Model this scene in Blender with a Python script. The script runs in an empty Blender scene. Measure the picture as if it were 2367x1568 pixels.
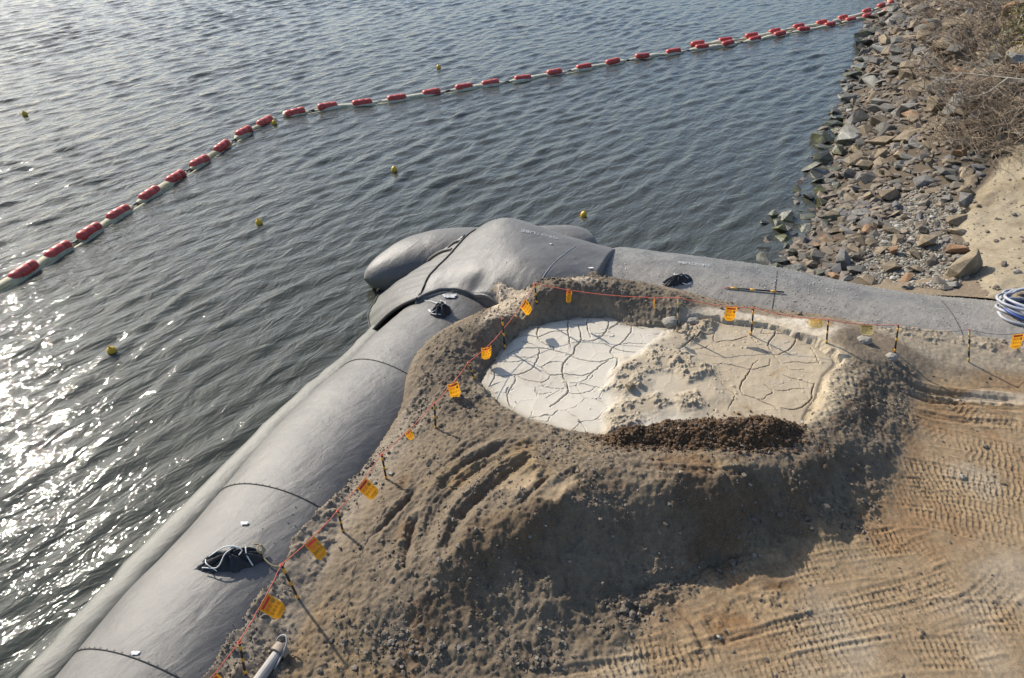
import bpy, bmesh, math, random
import numpy as np
from mathutils import Vector, Matrix

rng = np.random.default_rng(7)
random.seed(7)
SC = bpy.context.scene
COL = SC.collection

# ------------------------------------------------------------------ camera, sky, sun, exposure
FPX, CX, CY = 1640.0, 1183.5, 784.0            # photograph measured at 2367 x 1568
PITCH = math.radians(36.0)
CAMZ = 10.0
cam_d = bpy.data.cameras.new('camera')
cam_d.sensor_width = 36.0
cam_d.lens = FPX / 2367.0 * 36.0
cam_d.clip_end = 5000.0
cam = bpy.data.objects.new('camera', cam_d)
cam.location = (0, 0, CAMZ)
cam.rotation_euler = (math.pi / 2 - PITCH, 0, 0)
COL.objects.link(cam)
SC.camera = cam

SUN_EL, SUN_AZ = math.radians(35.0), math.radians(-45.5)    # azimuth from +Y, negative to the left
world = bpy.data.worlds.new('World')
SC.world = world
world.use_nodes = True
wn = world.node_tree.nodes
wl = world.node_tree.links
bg = wn['Background']
sky = wn.new('ShaderNodeTexSky')
sky.sky_type = 'NISHITA'
sky.sun_disc = False
sky.sun_elevation = SUN_EL
sky.sun_rotation = SUN_AZ
sky.air_density = 1.0
sky.dust_density = 1.8
sky.ozone_density = 1.0
bg.inputs['Strength'].default_value = 0.145
tint = wn.new('ShaderNodeMix'); tint.data_type = 'RGBA'; tint.blend_type = 'MULTIPLY'      # white balance of the hazy sky
tint.inputs[0].default_value = 1.0; tint.inputs[7].default_value = (0.93, 1.0, 1.08, 1)
wl.new(sky.outputs[0], tint.inputs[6])
wl.new(tint.outputs[2], bg.inputs[0])

sd = bpy.data.lights.new('sun', 'SUN')
sd.energy = 5.0
sd.angle = math.radians(0.55)
sd.color = (1.0, 0.93, 0.82)
sun = bpy.data.objects.new('sun', sd)
to_sun = Vector((math.sin(SUN_AZ) * math.cos(SUN_EL), math.cos(SUN_AZ) * math.cos(SUN_EL), math.sin(SUN_EL)))
sun.rotation_euler = to_sun.to_track_quat('Z', 'Y').to_euler()
sun.location = (-20, 20, 30)
COL.objects.link(sun)

SC.view_settings.view_transform = 'Standard'
SC.view_settings.look = 'None'
SC.view_settings.gamma = 1.0
SC.view_settings.use_curve_mapping = False
SC.view_settings.exposure = 0.28
SC.cycles.caustics_reflective = False
SC.cycles.caustics_refractive = False

# ------------------------------------------------------------------ geometry of the shot
_c, _s = math.cos(PITCH), math.sin(PITCH)
FW = np.array([0, _c, -_s]); UP = np.array([0, _s, _c]); RT = np.array([1.0, 0, 0])


def ray(px, py):
    return FW + RT * (px - CX) / FPX + UP * (CY - py) / FPX


def at(px, py, z):
    d = ray(px, py)
    t = (z - CAMZ) / d[2]
    return np.array([d[0] * t, d[1] * t, z])


def smooth_path(pts, step=0.1):
    """Catmull-Rom through the points, resampled at about step."""
    P = np.asarray(pts, float)
    if len(P) < 3:
        n = max(2, int(np.linalg.norm(P[-1] - P[0]) / step) + 1)
        return np.linspace(P[0], P[-1], n)
    Q = np.vstack([2 * P[0] - P[1], P, 2 * P[-1] - P[-2]])
    out = []
    for i in range(1, len(Q) - 2):
        n = max(1, int(np.linalg.norm(Q[i + 1] - Q[i]) / step))
        t = np.linspace(0, 1, n, endpoint=False)[:, None]
        a, b, c, d = Q[i - 1], Q[i], Q[i + 1], Q[i + 2]
        out.append(0.5 * (2 * b + (c - a) * t + (2 * a - 5 * b + 4 * c - d) * t ** 2 + (3 * b - a - 3 * c + d) * t ** 3))
    out.append(P[-1:])
    return np.vstack(out)


def _hash(ix, iy, seed):
    h = (ix.astype(np.int64) * 374761393 + iy.astype(np.int64) * 668265263 + seed * 974634777) & 0xFFFFFFFF
    h = ((h ^ (h >> 13)) * 1274126177) & 0xFFFFFFFF
    return ((h ^ (h >> 16)) & 0xFFFF) / 65535.0


def vnoise(x, y, seed):
    ix = np.floor(x); iy = np.floor(y)
    fx = x - ix; fy = y - iy
    ux = fx * fx * fx * (fx * (fx * 6 - 15) + 10); uy = fy * fy * fy * (fy * (fy * 6 - 15) + 10)
    ix = ix.astype(np.int64); iy = iy.astype(np.int64)
    a = _hash(ix, iy, seed); b = _hash(ix + 1, iy, seed); c = _hash(ix, iy + 1, seed); d = _hash(ix + 1, iy + 1, seed)
    return (a + (b - a) * ux) * (1 - uy) + (c + (d - c) * ux) * uy


def fbm(x, y, scale, octs=4, seed=0, gain=0.5):
    v = 0; amp = 1; tot = 0; s = scale
    for o in range(octs):
        an = 0.6 * o + seed
        xr = x * math.cos(an) - y * math.sin(an); yr = x * math.sin(an) + y * math.cos(an)
        v = v + amp * (vnoise(xr / s + 13.7 * o, yr / s - 7.1 * o, seed * 31 + o) - 0.5)
        tot += amp; amp *= gain; s *= 0.5
    return 2 * v / tot           # about -1..1


def sstep(a, b, x):
    t = np.clip((x - a) / (b - a), 0, 1)
    return t * t * (3 - 2 * t)


def inside(poly, x, y):
    poly = np.asarray(poly)[:, :2]
    r = np.zeros(np.shape(x), bool)
    j = len(poly) - 1
    for i in range(len(poly)):
        xi, yi = poly[i]; xj, yj = poly[j]
        if yi != yj:
            r ^= ((yi > y) != (yj > y)) & (x < (xj - xi) * (y - yi) / (yj - yi) + xi)
        j = i
    return r


def line_field(path, x0, y0, dx, nx, ny, maxd, dist=None, arc=None, side=None):
    """nearest distance / arc length / signed side to a polyline on a regular grid, only within maxd."""
    if dist is None:
        dist = np.full((ny, nx), 1e3)
    if arc is None:
        arc = np.zeros((ny, nx))
    if side is None:
        side = np.zeros((ny, nx))
    L = 0.0
    for k in range(len(path) - 1):
        a = path[k][:2]; b = path[k + 1][:2]
        d = b - a; l = math.hypot(*d)
        if l < 1e-9:
            continue
        i0 = max(0, int((min(a[0], b[0]) - maxd - x0) / dx)); i1 = min(nx, int((max(a[0], b[0]) + maxd - x0) / dx) + 2)
        j0 = max(0, int((min(a[1], b[1]) - maxd - y0) / dx)); j1 = min(ny, int((max(a[1], b[1]) + maxd - y0) / dx) + 2)
        if i1 > i0 and j1 > j0:
            X = x0 + dx * np.arange(i0, i1)[None, :]; Y = y0 + dx * np.arange(j0, j1)[:, None]
            rx = X - a[0]; ry = Y - a[1]
            t = np.clip((rx * d[0] + ry * d[1]) / (l * l), 0, 1)
            dd = np.hypot(rx - t * d[0], ry - t * d[1])
            sub = dist[j0:j1, i0:i1]
            m = dd < sub
            sub[m] = dd[m]
            arc[j0:j1, i0:i1][m] = (L + t * l)[m]
            side[j0:j1, i0:i1][m] = np.broadcast_to(np.sign(d[0] * ry - d[1] * rx), m.shape)[m]
        L += l
    return dist, arc, side


class RBF:
    def __init__(self, pts):
        P = np.asarray(pts, float)
        key = {}
        for p in P:
            key[(round(p[0], 1), round(p[1], 1))] = p
        P = np.array(list(key.values()))
        self.c = P[:, :2]
        n = len(P)
        A = np.zeros((n + 3, n + 3))
        r = np.hypot(self.c[:, None, 0] - self.c[None, :, 0], self.c[:, None, 1] - self.c[None, :, 1])
        A[:n, :n] = -r
        A[:n, n] = 1; A[:n, n + 1:] = self.c
        A[n, :n] = 1; A[n + 1:, :n] = self.c.T
        A[:n, :n] -= np.eye(n) * 0.01
        b = np.zeros(n + 3); b[:n] = P[:, 2]
        self.w = np.linalg.solve(A, b)

    def __call__(self, x, y):
        sh = np.shape(x); x = np.ravel(x); y = np.ravel(y)
        n = len(self.c); out = np.empty(len(x))
        for i in range(0, len(x), 20000):
            xx = x[i:i + 20000]; yy = y[i:i + 20000]
            r = np.sqrt((xx[:, None] - self.c[None, :, 0]) ** 2 + (yy[:, None] - self.c[None, :, 1]) ** 2 + 0.01)
            out[i:i + 20000] = -r @ self.w[:n] + self.w[n] + self.w[n + 1] * xx + self.w[n + 2] * yy
        return out.reshape(sh)


class Grid:
    def __init__(self, x0, y0, dx, Z):
        self.x0, self.y0, self.dx, self.Z = x0, y0, dx, Z

    def __call__(self, x, y):
        ny, nx = self.Z.shape
        fx = np.clip((np.asarray(x, float) - self.x0) / self.dx, 0, nx - 1.001)
        fy = np.clip((np.asarray(y, float) - self.y0) / self.dx, 0, ny - 1.001)
        i = fx.astype(int); j = fy.astype(int); u = fx - i; v = fy - j
        Z = self.Z
        return (Z[j, i] * (1 - u) + Z[j, i + 1] * u) * (1 - v) + (Z[j + 1, i] * (1 - u) + Z[j + 1, i + 1] * u) * v


# ------------------------------------------------------------------ object helpers
def link(o, parent=None):
    COL.objects.link(o)
    if parent is not None:
        o.parent = parent
    return o


def tag(o, label=None, cat=None, group=None, kind=None):
    if label: o['label'] = label
    if cat: o['category'] = cat
    if group: o['group'] = group
    if kind: o['kind'] = kind
    return o


def empty(name, loc=(0, 0, 0)):
    o = bpy.data.objects.new(name, None)
    o.location = loc
    o.empty_display_size = 0.2
    return link(o)


def mesh_np(name, V, Fq, mat=None, smooth=True, colors=None):
    """mesh from numpy arrays; Fq is (n,3) or (n,4)"""
    me = bpy.data.meshes.new(name)
    V = np.asarray(V, np.float32); Fq = np.asarray(Fq, np.int32)
    k = Fq.shape[1]
    me.vertices.add(len(V)); me.vertices.foreach_set('co', V.ravel())
    me.loops.add(Fq.size); me.loops.foreach_set('vertex_index', Fq.ravel())
    me.polygons.add(len(Fq))
    me.polygons.foreach_set('loop_start', np.arange(0, Fq.size, k, dtype=np.int32))
    me.polygons.foreach_set('use_smooth', np.full(len(Fq), smooth, bool))
    me.update(calc_edges=True)
    if colors is not None:
        ca = me.color_attributes.new('Col', 'FLOAT_COLOR', 'POINT')
        c4 = np.ones((len(V), 4), np.float32); c4[:, :3] = colors
        ca.data.foreach_set('color', c4.ravel())
    if mat is not None:
        me.materials.append(mat)
    return me


def obj_np(name, V, F, mat=None, parent=None, smooth=True, colors=None):
    return link(bpy.data.objects.new(name, mesh_np(name, V, F, mat, smooth, colors)), parent)


def grid_obj(name, X, Y, Z, keep, mat, colors=None, parent=None):
    ny, nx = Z.shape
    idx = np.arange(nx * ny).reshape(ny, nx)
    q = np.stack([idx[:-1, :-1], idx[:-1, 1:], idx[1:, 1:], idx[1:, :-1]], -1)[keep]
    used = np.unique(q)
    rem = np.full(nx * ny, -1); rem[used] = np.arange(len(used))
    V = np.stack([X.ravel(), Y.ravel(), Z.ravel()], -1)[used]
    c = colors.reshape(-1, 3)[used] if colors is not None else None
    return obj_np(name, V, rem[q], mat, parent, True, c)


def tube_arrays(path, r, seg=8, cap=True, flat=1.0):
    """V, F(quads) of a tube along a path; r scalar or array"""
    P = np.asarray(path, float); n = len(P)
    r = np.broadcast_to(np.asarray(r, float), (n,))
    T = np.gradient(P, axis=0); T /= np.linalg.norm(T, axis=1)[:, None] + 1e-12
    up = np.array([0, 0, 1.0])
    S = np.cross(T, up)
    bad = np.linalg.norm(S, axis=1) < 1e-3
    S[bad] = np.array([1.0, 0, 0])
    S /= np.linalg.norm(S, axis=1)[:, None]
    N = np.cross(S, T)
    a = np.linspace(0, 2 * math.pi, seg, endpoint=False)
    V = (P[:, None, :] + r[:, None, None] * (np.cos(a)[None, :, None] * S[:, None, :] + flat * np.sin(a)[None, :, None] * N[:, None, :])).reshape(-1, 3)
    F = []
    for i in range(n - 1):
        for k in range(seg):
            k2 = (k + 1) % seg
            F.append((i * seg + k, i * seg + k2, (i + 1) * seg + k2, (i + 1) * seg + k))
    if cap:
        V = np.vstack([V, P[:1], P[-1:]])
        for k in range(seg):
            k2 = (k + 1) % seg
            F.append((n * seg, k2, k, k))
            F.append((n * seg + 1, (n - 1) * seg + k, (n - 1) * seg + k2, (n - 1) * seg + k2))
    return V, F


def from_py(name, V, F, mat, parent=None, smooth=True):
    me = bpy.data.meshes.new(name)
    F = [tuple(dict.fromkeys(int(i) for i in f)) for f in F]
    me.from_pydata([tuple(v) for v in V], [], F)
    me.polygons.foreach_set('use_smooth', [smooth] * len(me.polygons))
    if mat: me.materials.append(mat)
    return link(bpy.data.objects.new(name, me), parent)


def tube_obj(name, path, r, mat, parent=None, seg=8, flat=1.0):
    V, F = tube_arrays(path, r, seg, True, flat)
    return from_py(name, V, F, mat, parent)


def join_arrays(parts):
    V = []; F = []; o = 0
    for v, f in parts:
        V.append(np.asarray(v)); F += [tuple(i + o for i in q) for q in f]; o += len(v)
    return np.vstack(V), F


# ------------------------------------------------------------------ materials
def mat_new(name):
    m = bpy.data.materials.new(name); m.use_nodes = True
    return m, m.node_tree.nodes, m.node_tree.links, m.node_tree.nodes['Principled BSDF']


def N(nodes, kind, **kw):
    n = nodes.new(kind)
    for k, v in kw.items():
        if k in n.inputs.keys() if hasattr(n.inputs, 'keys') else False:
            n.inputs[k].default_value = v
        else:
            setattr(n, k, v)
    return n


def noise(nodes, links, vec, scale, detail=3, rough=0.55, dist=0.0):
    n = nodes.new('ShaderNodeTexNoise')
    n.inputs['Scale'].default_value = scale; n.inputs['Detail'].default_value = detail
    n.inputs['Roughness'].default_value = rough; n.inputs['Distortion'].default_value = dist
    if vec is not None: links.new(vec, n.inputs['Vector'])
    return n.outputs['Fac']


def ramp(nodes, links, fac, stops):
    r = nodes.new('ShaderNodeValToRGB')
    e = r.color_ramp.elements
    while len(e) < len(stops): e.new(0.5)
    for el, (p, c) in zip(e, stops):
        el.position = p
        el.color = (*(c if hasattr(c, '__len__') else (c, c, c)), 1)
    links.new(fac, r.inputs[0])
    return r.outputs[0]


def mix(nodes, links, fac, a, b, mode='MIX'):
    m = nodes.new('ShaderNodeMix'); m.data_type = 'RGBA'; m.blend_type = mode
    for sock, v in ((m.inputs[0], fac), (m.inputs[6], a), (m.inputs[7], b)):
        if hasattr(v, 'is_output'): links.new(v, sock)
        elif hasattr(v, '__len__'): sock.default_value = (*v, 1)
        else: sock.default_value = v
    return m.outputs[2]


def bump(nodes, links, h, strength, dist, bsdf, normal=None):
    b = nodes.new('ShaderNodeBump')
    b.inputs['Strength'].default_value = strength; b.inputs['Distance'].default_value = dist
    links.new(h, b.inputs['Height'])
    if normal is not None: links.new(normal, b.inputs['Normal'])
    if bsdf is not None: links.new(b.outputs[0], bsdf.inputs['Normal'])
    return b.outputs[0]


def coords(nodes, obj=True):
    return nodes.new('ShaderNodeTexCoord').outputs['Object'] if obj else nodes.new('ShaderNodeNewGeometry').outputs['Position']


def mapv(nodes, links, vec, scale=(1, 1, 1), rotz=0.0):
    m = nodes.new('ShaderNodeMapping')
    m.vector_type = 'TEXTURE'
    m.inputs['Scale'].default_value = scale; m.inputs['Rotation'].default_value = (0, 0, rotz)
    links.new(vec, m.inputs[0])
    return m.outputs[0]


def simple(name, col, rough=0.6, var=0.15, scale=8, bmp=0.0, bscale=40, metallic=0.0, spec=0.5):
    m, n, l, b = mat_new(name)
    v = coords(n)
    f = noise(n, l, v, scale, 4)
    lo = tuple(c * (1 - var) for c in col); hi = tuple(min(1, c * (1 + var)) for c in col)
    l.new(ramp(n, l, f, [(0.3, lo), (0.7, hi)]), b.inputs['Base Color'])
    b.inputs['Roughness'].default_value = rough; b.inputs['Metallic'].default_value = metallic
    b.inputs['Specular IOR Level'].default_value = spec
    if bmp: bump(n, l, noise(n, l, v, bscale, 4), bmp, 0.02, b)
    return m


def soil_mat(name, fine=55, bstr=0.5, rough=0.95, speck=0.35, var=0.38):
    m, n, l, b = mat_new(name)
    v = coords(n, False)
    att = n.new('ShaderNodeVertexColor'); att.layer_name = 'Col'
    f1 = noise(n, l, v, fine, 5, 0.7)
    f2 = noise(n, l, v, 9, 5, 0.65)
    c = mix(n, l, 1.0, att.outputs[0], ramp(n, l, f1, [(0.25, 1 - var), (0.75, 1 + var)]), 'MULTIPLY')
    c = mix(n, l, 1.0, c, ramp(n, l, f2, [(0.3, 1 - var / 2), (0.7, 1 + var / 2)]), 'MULTIPLY')
    vo = n.new('ShaderNodeTexVoronoi'); vo.inputs['Scale'].default_value = 38; l.new(v, vo.inputs['Vector'])
    sp = ramp(n, l, vo.outputs['Distance'], [(0.10, speck), (0.26, 0.0)])
    c = mix(n, l, sp, c, (0.42, 0.39, 0.34))
    l.new(c, b.inputs['Base Color'])
    b.inputs['Roughness'].default_value = rough
    b.inputs['Specular IOR Level'].default_value = 0.2
    bump(n, l, f1, bstr, 0.03, b)
    return m


def geotextile(name, base=(0.090, 0.083, 0.074), dusty=0.0):
    m, n, l, b = mat_new(name)
    v = coords(n, False)
    big = noise(n, l, v, 0.9, 4, 0.6)
    fine = noise(n, l, v, 90, 3, 0.7)
    c = mix(n, l, ramp(n, l, big, [(0.35, 0.0), (0.7, 0.55)]), base, tuple(x * 1.35 for x in base))
    c = mix(n, l, 1.0, c, ramp(n, l, fine, [(0.25, 0.7), (0.75, 1.3)]), 'MULTIPLY')
    # silt and dust: pale flecks, and a pale tide stain just above the water
    fl = noise(n, l, v, 26, 2, 0.5)
    patch = noise(n, l, v, 1.6, 4, 0.6)
    fle = ramp(n, l, fl, [(0.66 - 0.06 * dusty, 0.0), (0.72 - 0.06 * dusty, 1.0)])
    pm = ramp(n, l, patch, [(0.50 - 0.22 * dusty, 0.0), (0.72 - 0.1 * dusty, 1.0)])
    mul = n.new('ShaderNodeMath'); mul.operation = 'MULTIPLY'; l.new(fle, mul.inputs[0]); l.new(pm, mul.inputs[1])
    m2 = n.new('ShaderNodeMath'); m2.operation = 'MULTIPLY'; l.new(mul.outputs[0], m2.inputs[0]); m2.inputs[1].default_value = 0.35 + 0.5 * dusty
    c = mix(n, l, m2.outputs[0], c, (0.40, 0.38, 0.34))
    if not dusty:
        film = ramp(n, l, noise(n, l, v, 1.1, 7, 0.7, 0.6), [(0.42, 0.0), (0.70, 0.75)])
        c = mix(n, l, film, c, (0.155, 0.142, 0.12))
    if dusty:
        film = ramp(n, l, noise(n, l, v, 1.7, 7, 0.72), [(0.38, 0.0), (0.68, 0.75)])
        c = mix(n, l, film, c, (0.255, 0.235, 0.20))
        at_ = n.new('ShaderNodeVertexColor'); at_.layer_name = 'Col'
        dn = n.new('ShaderNodeMath'); dn.operation = 'MULTIPLY'
        l.new(at_.outputs[0], dn.inputs[0]); l.new(ramp(n, l, noise(n, l, v, 4, 7, 0.75), [(0.3, 0.25), (0.6, 1.0)]), dn.inputs[1])
        c = mix(n, l, dn.outputs[0], c, (0.30, 0.265, 0.215))
    sx = n.new('ShaderNodeSeparateXYZ'); l.new(v, sx.inputs[0])
    add = n.new('ShaderNodeMath'); add.operation = 'ADD'
    w = n.new('ShaderNodeMath'); w.operation = 'MULTIPLY'; l.new(patch, w.inputs[0]); w.inputs[1].default_value = 0.16
    l.new(sx.outputs[2], add.inputs[0]); l.new(w.outputs[0], add.inputs[1])
    tm = n.new('ShaderNodeMapRange'); l.new(add.outputs[0], tm.inputs[0])
    tm.inputs[1].default_value = -0.72; tm.inputs[2].default_value = -0.80; tm.inputs[3].default_value = 0; tm.inputs[4].default_value = 0.8
    c = mix(n, l, tm.outputs[0], c, (0.115, 0.112, 0.088))
    l.new(c, b.inputs['Base Color'])
    b.inputs['Roughness'].default_value = 0.49
    b.inputs['Specular IOR Level'].default_value = 0.62
    b.inputs['Sheen Weight'].default_value = 0.12
    b.inputs['Sheen Roughness'].default_value = 0.4
    nb = bump(n, l, noise(n, l, v, 2.5, 4, 0.55), 0.30, 0.06, None)
    nb = bump(n, l, noise(n, l, mapv(n, l, v, (1.0, 0.35, 1.0), 0.9), 1.3, 4, 0.55, 0.6), 0.30, 0.08, None, nb)
    bump(n, l, noise(n, l, v, 130, 2, 0.8), 0.40, 0.012, b, nb)
    return m


M = {}
M['soil'] = soil_mat('soil')
M['mud'] = soil_mat('dried_mud', fine=30, bstr=0.05, speck=0.0, var=0.07)
M['heap'] = soil_mat('dark_soil', fine=70, bstr=0.7, speck=0.06)
M['tube'] = geotextile('geotextile')
M['tube_dusty'] = geotextile('dusty_geotextile', (0.080, 0.074, 0.066), 1.0)
M['tube_pale'] = geotextile('silted_geotextile', (0.055, 0.054, 0.043), 0.0)
M['seam'] = simple('seam_thread', (0.05, 0.048, 0.045), 0.8)
M['black_cloth'] = simple('black_cloth', (0.014, 0.015, 0.018), 0.62, 0.3, 6, 0.3, 60)
M['white_cord'] = simple('white_cord', (0.66, 0.65, 0.60), 0.8)
M['tan_rope'] = simple('tan_rope', (0.36, 0.28, 0.15), 0.9)
M['red_rope'] = simple('orange_red_rope', (0.62, 0.13, 0.07), 0.75, 0.35, 60)
M['grey_line'] = simple('grey_line', (0.12, 0.11, 0.10), 0.8)
M['black_paint'] = simple('black_paint', (0.012, 0.012, 0.012), 0.45)
M['yellow_paint'] = simple('yellow_paint', (0.72, 0.36, 0.02), 0.5)
M['faded_yellow'] = simple('faded_yellow_paint', (0.46, 0.33, 0.10), 0.65)
M['bare_pipe'] = simple('bare_pipe', (0.30, 0.25, 0.18), 0.6)
M['flag'] = simple('flag_vinyl', (0.80, 0.36, 0.015), 0.45, 0.08)
M['flag_faded'] = simple('faded_flag_vinyl', (0.72, 0.58, 0.26), 0.5, 0.1)
M['flag_red'] = simple('flag_red_print', (0.62, 0.035, 0.02), 0.5)
M['flag_black'] = simple('flag_black_print', (0.015, 0.012, 0.01), 0.5)
M['flag_dull'] = simple('flag_dull_print', (0.42, 0.20, 0.02), 0.5)
M['float'] = simple('float_plastic', (0.45, 0.042, 0.028), 0.42, 0.18, 3)
M['float_strap'] = simple('float_strap', (0.20, 0.02, 0.015), 0.6)
M['sleeve'] = simple('boom_fabric', (0.60, 0.55, 0.36), 0.6, 0.25, 4)
M['sleeve_grey'] = simple('wet_boom_fabric', (0.50, 0.46, 0.32), 0.5, 0.25, 4)
M['connector'] = simple('boom_connector', (0.03, 0.035, 0.03), 0.6)
M['buoy'] = simple('buoy_plastic', (0.60, 0.36, 0.02), 0.45)
M['pvc'] = simple('grey_pvc', (0.30, 0.275, 0.245), 0.5, 0.12, 5, 0.1)
M['pvc_rust'] = simple('muddy_pipe_collar', (0.25, 0.20, 0.15), 0.7, 0.3, 12)
M['hose_blue'] = simple('blue_hose', (0.03, 0.06, 0.22), 0.45, 0.25, 6)
M['hose_grey'] = simple('pale_hose', (0.33, 0.34, 0.36), 0.55, 0.2, 6)
M['print'] = simple('white_print', (0.42, 0.42, 0.42), 0.6, 0.25, 30)
M['twig'] = simple('dry_twig', (0.25, 0.19, 0.13), 0.85, 0.35, 3)
M['pale_twig'] = simple('pale_branch', (0.42, 0.37, 0.30), 0.8, 0.2, 6)
M['leaf'] = simple('yellow_green_leaf', (0.16, 0.13, 0.02), 0.7, 0.4, 2)
M['scrap'] = simple('white_scrap', (0.75, 0.74, 0.70), 0.6)
M['bag'] = simple('black_plastic', (0.02, 0.02, 0.022), 0.35)


def translucent(m, amount):
    n, l = m.node_tree.nodes, m.node_tree.links
    b = n['Principled BSDF']; out = n['Material Output']
    t = n.new('ShaderNodeBsdfTranslucent'); x = n.new('ShaderNodeMixShader'); x.inputs[0].default_value = amount
    if b.inputs['Base Color'].links: l.new(b.inputs['Base Color'].links[0].from_socket, t.inputs[0])
    l.new(b.outputs[0], x.inputs[1]); l.new(t.outputs[0], x.inputs[2]); l.new(x.outputs[0], out.inputs[0])


def vary(m, amount):
    n, l = m.node_tree.nodes, m.node_tree.links
    b = n['Principled BSDF']; src = b.inputs['Base Color'].links[0].from_socket
    oi = n.new('ShaderNodeObjectInfo')
    c = mix(n, l, ramp(n, l, oi.outputs['Random'], [(0.0, 0.0), (1.0, amount)]), src, (0.60, 0.17, 0.12))
    scuff = noise(n, l, coords(n, False), 9, 5, 0.7)
    c = mix(n, l, ramp(n, l, scuff, [(0.55, 0.0), (0.75, 0.45)]), c, (0.24, 0.13, 0.10))
    l.new(c, b.inputs['Base Color'])


vary(M['float'], 0.3)
for k_ in ('flag', 'flag_faded'): translucent(M[k_], 0.55)
translucent(M['sleeve'], 0.4)


def rock_mat():
    m, n, l, b = mat_new('riprap_stone')
    oi = n.new('ShaderNodeObjectInfo')
    v = coords(n, False)
    f1 = noise(n, l, v, 3.2, 6, 0.65); f2 = noise(n, l, v, 22, 4, 0.7)
    c = mix(n, l, 1.0, oi.outputs['Color'], ramp(n, l, f1, [(0.3, 0.62), (0.7, 1.4)]), 'MULTIPLY')
    c = mix(n, l, 1.0, c, ramp(n, l, f2, [(0.3, 0.78), (0.7, 1.22)]), 'MULTIPLY')
    sx = n.new('ShaderNodeSeparateXYZ'); l.new(v, sx.inputs[0])
    ad = n.new('ShaderNodeMath'); ad.operation = 'MULTIPLY_ADD'; l.new(f1, ad.inputs[0]); ad.inputs[1].default_value = 0.9; l.new(sx.outputs[2], ad.inputs[2])
    wet = n.new('ShaderNodeMapRange'); l.new(ad.outputs[0], wet.inputs[0])
    wet.inputs[1].default_value = -0.55; wet.inputs[2].default_value = -0.30; wet.inputs[3].default_value = 1; wet.inputs[4].default_value = 0
    alg = ramp(n, l, noise(n, l, v, 1.7, 4, 0.6), [(0.45, 0.0), (0.62, 0.8)])
    wc = mix(n, l, alg, mix(n, l, 1.0, c, (0.42, 0.44, 0.40), 'MULTIPLY'), (0.10, 0.10, 0.022))
    c = mix(n, l, wet.outputs[0], c, wc)
    l.new(c, b.inputs['Base Color'])
    rr = n.new('ShaderNodeMapRange'); l.new(wet.outputs[0], rr.inputs[0])
    rr.inputs[3].default_value = 0.85; rr.inputs[4].default_value = 0.35
    l.new(rr.outputs[0], b.inputs['Roughness'])
    nb = bump(n, l, f1, 0.6, 0.08, None)
    bump(n, l, f2, 0.5, 0.03, b, nb)
    return m


def stone_mat(name, cols, scale=14):
    """many small stones in one mesh: colour by island"""
    m, n, l, b = mat_new(name)
    g = n.new('ShaderNodeNewGeometry')
    c = ramp(n, l, g.outputs['Random Per Island'], [(i / max(1, len(cols) - 1), k) for i, k in enumerate(cols)])
    f = noise(n, l, g.outputs['Position'], scale, 4)
    c = mix(n, l, 1.0, c, ramp(n, l, f, [(0.3, 0.8), (0.7, 1.2)]), 'MULTIPLY')
    l.new(c, b.inputs['Base Color'])
    b.inputs['Roughness'].default_value = 0.85
    bump(n, l, noise(n, l, g.outputs['Position'], 40, 3), 0.3, 0.02, b)
    return m


M['rock'] = rock_mat()
M['gravel'] = stone_mat('gravel', [(0.10, 0.08, 0.058), (0.16, 0.13, 0.097), (0.125, 0.10, 0.072), (0.15, 0.12, 0.088), (0.11, 0.09, 0.065), (0.27, 0.24, 0.195)])
M['grit'] = stone_mat('grit', [(0.30, 0.28, 0.24), (0.46, 0.44, 0.39), (0.38, 0.36, 0.31)])
M['pebble'] = stone_mat('pebbles', [(0.21, 0.195, 0.16), (0.29, 0.27, 0.22), (0.14, 0.13, 0.11), (0.23, 0.185, 0.13), (0.36, 0.34, 0.29)])
M['rubble'] = stone_mat('rubble', [(0.10, 0.09, 0.075), (0.16, 0.13, 0.095), (0.12, 0.115, 0.11), (0.20, 0.155, 0.105), (0.14, 0.11, 0.08)], 4)

# ------------------------------------------------------------------ geotube axes (world)
WATER = -1.3
outer = [(40, 1620), (78, 1568), (176, 1462), (263, 1364), (353, 1269), (451, 1171), (592, 1025), (720, 905), (800, 838), (862, 775), (930, 715), (985, 668), (1060, 600)]
Wp = smooth_path([at(*p, WATER)[:2] for p in outer], 0.1)
# continue behind the frame
d0 = Wp[0] - Wp[6]; d0 /= np.linalg.norm(d0)
Wp = np.vstack([[Wp[0] + d0 * k * 0.3 for k in range(25, 0, -1)], Wp])
tn = np.gradient(Wp, axis=0)
for _ in range(40):
    tn[1:-1] = (tn[:-2] + tn[1:-1] + tn[2:]) / 3
tn /= np.linalg.norm(tn, axis=1)[:, None]
tnW = tn.copy()
NA, NZC, NH = 1.66, -0.90, 1.36
crest_px = [(85, 1610), (119, 1568), (181, 1495), (287, 1368), (394, 1262), (509, 1126), (620, 1000), (720, 903), (800, 836), (862, 772), (930, 712), (985, 664), (1060, 600)]
Sp = smooth_path([at(*p, -0.08)[:2] for p in crest_px], 0.1)
d0 = Sp[0] - Sp[6]; d0 /= np.linalg.norm(d0)
Sp = np.vstack([[Sp[0] + d0 * k * 0.3 for k in range(25, 0, -1)], Sp])
tn = np.gradient(Sp, axis=0)
for _ in range(40):
    tn[1:-1] = (tn[:-2] + tn[1:-1] + tn[2:]) / 3
tn /= np.linalg.norm(tn, axis=1)[:, None]
AX1 = Sp + NA * 0.84 * np.stack([tn[:, 1], -tn[:, 0]], -1)
AX1 = smooth_path(AX1[::6], 0.1)
backr = [(1395, 572), (1500, 586), (1600, 598), (1780, 622), (1900, 644), (2050, 668), (2200, 680), (2367, 690), (2600, 706)]
Bp = smooth_path([at(*p, 0.1)[:2] for p in backr], 0.1)
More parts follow.
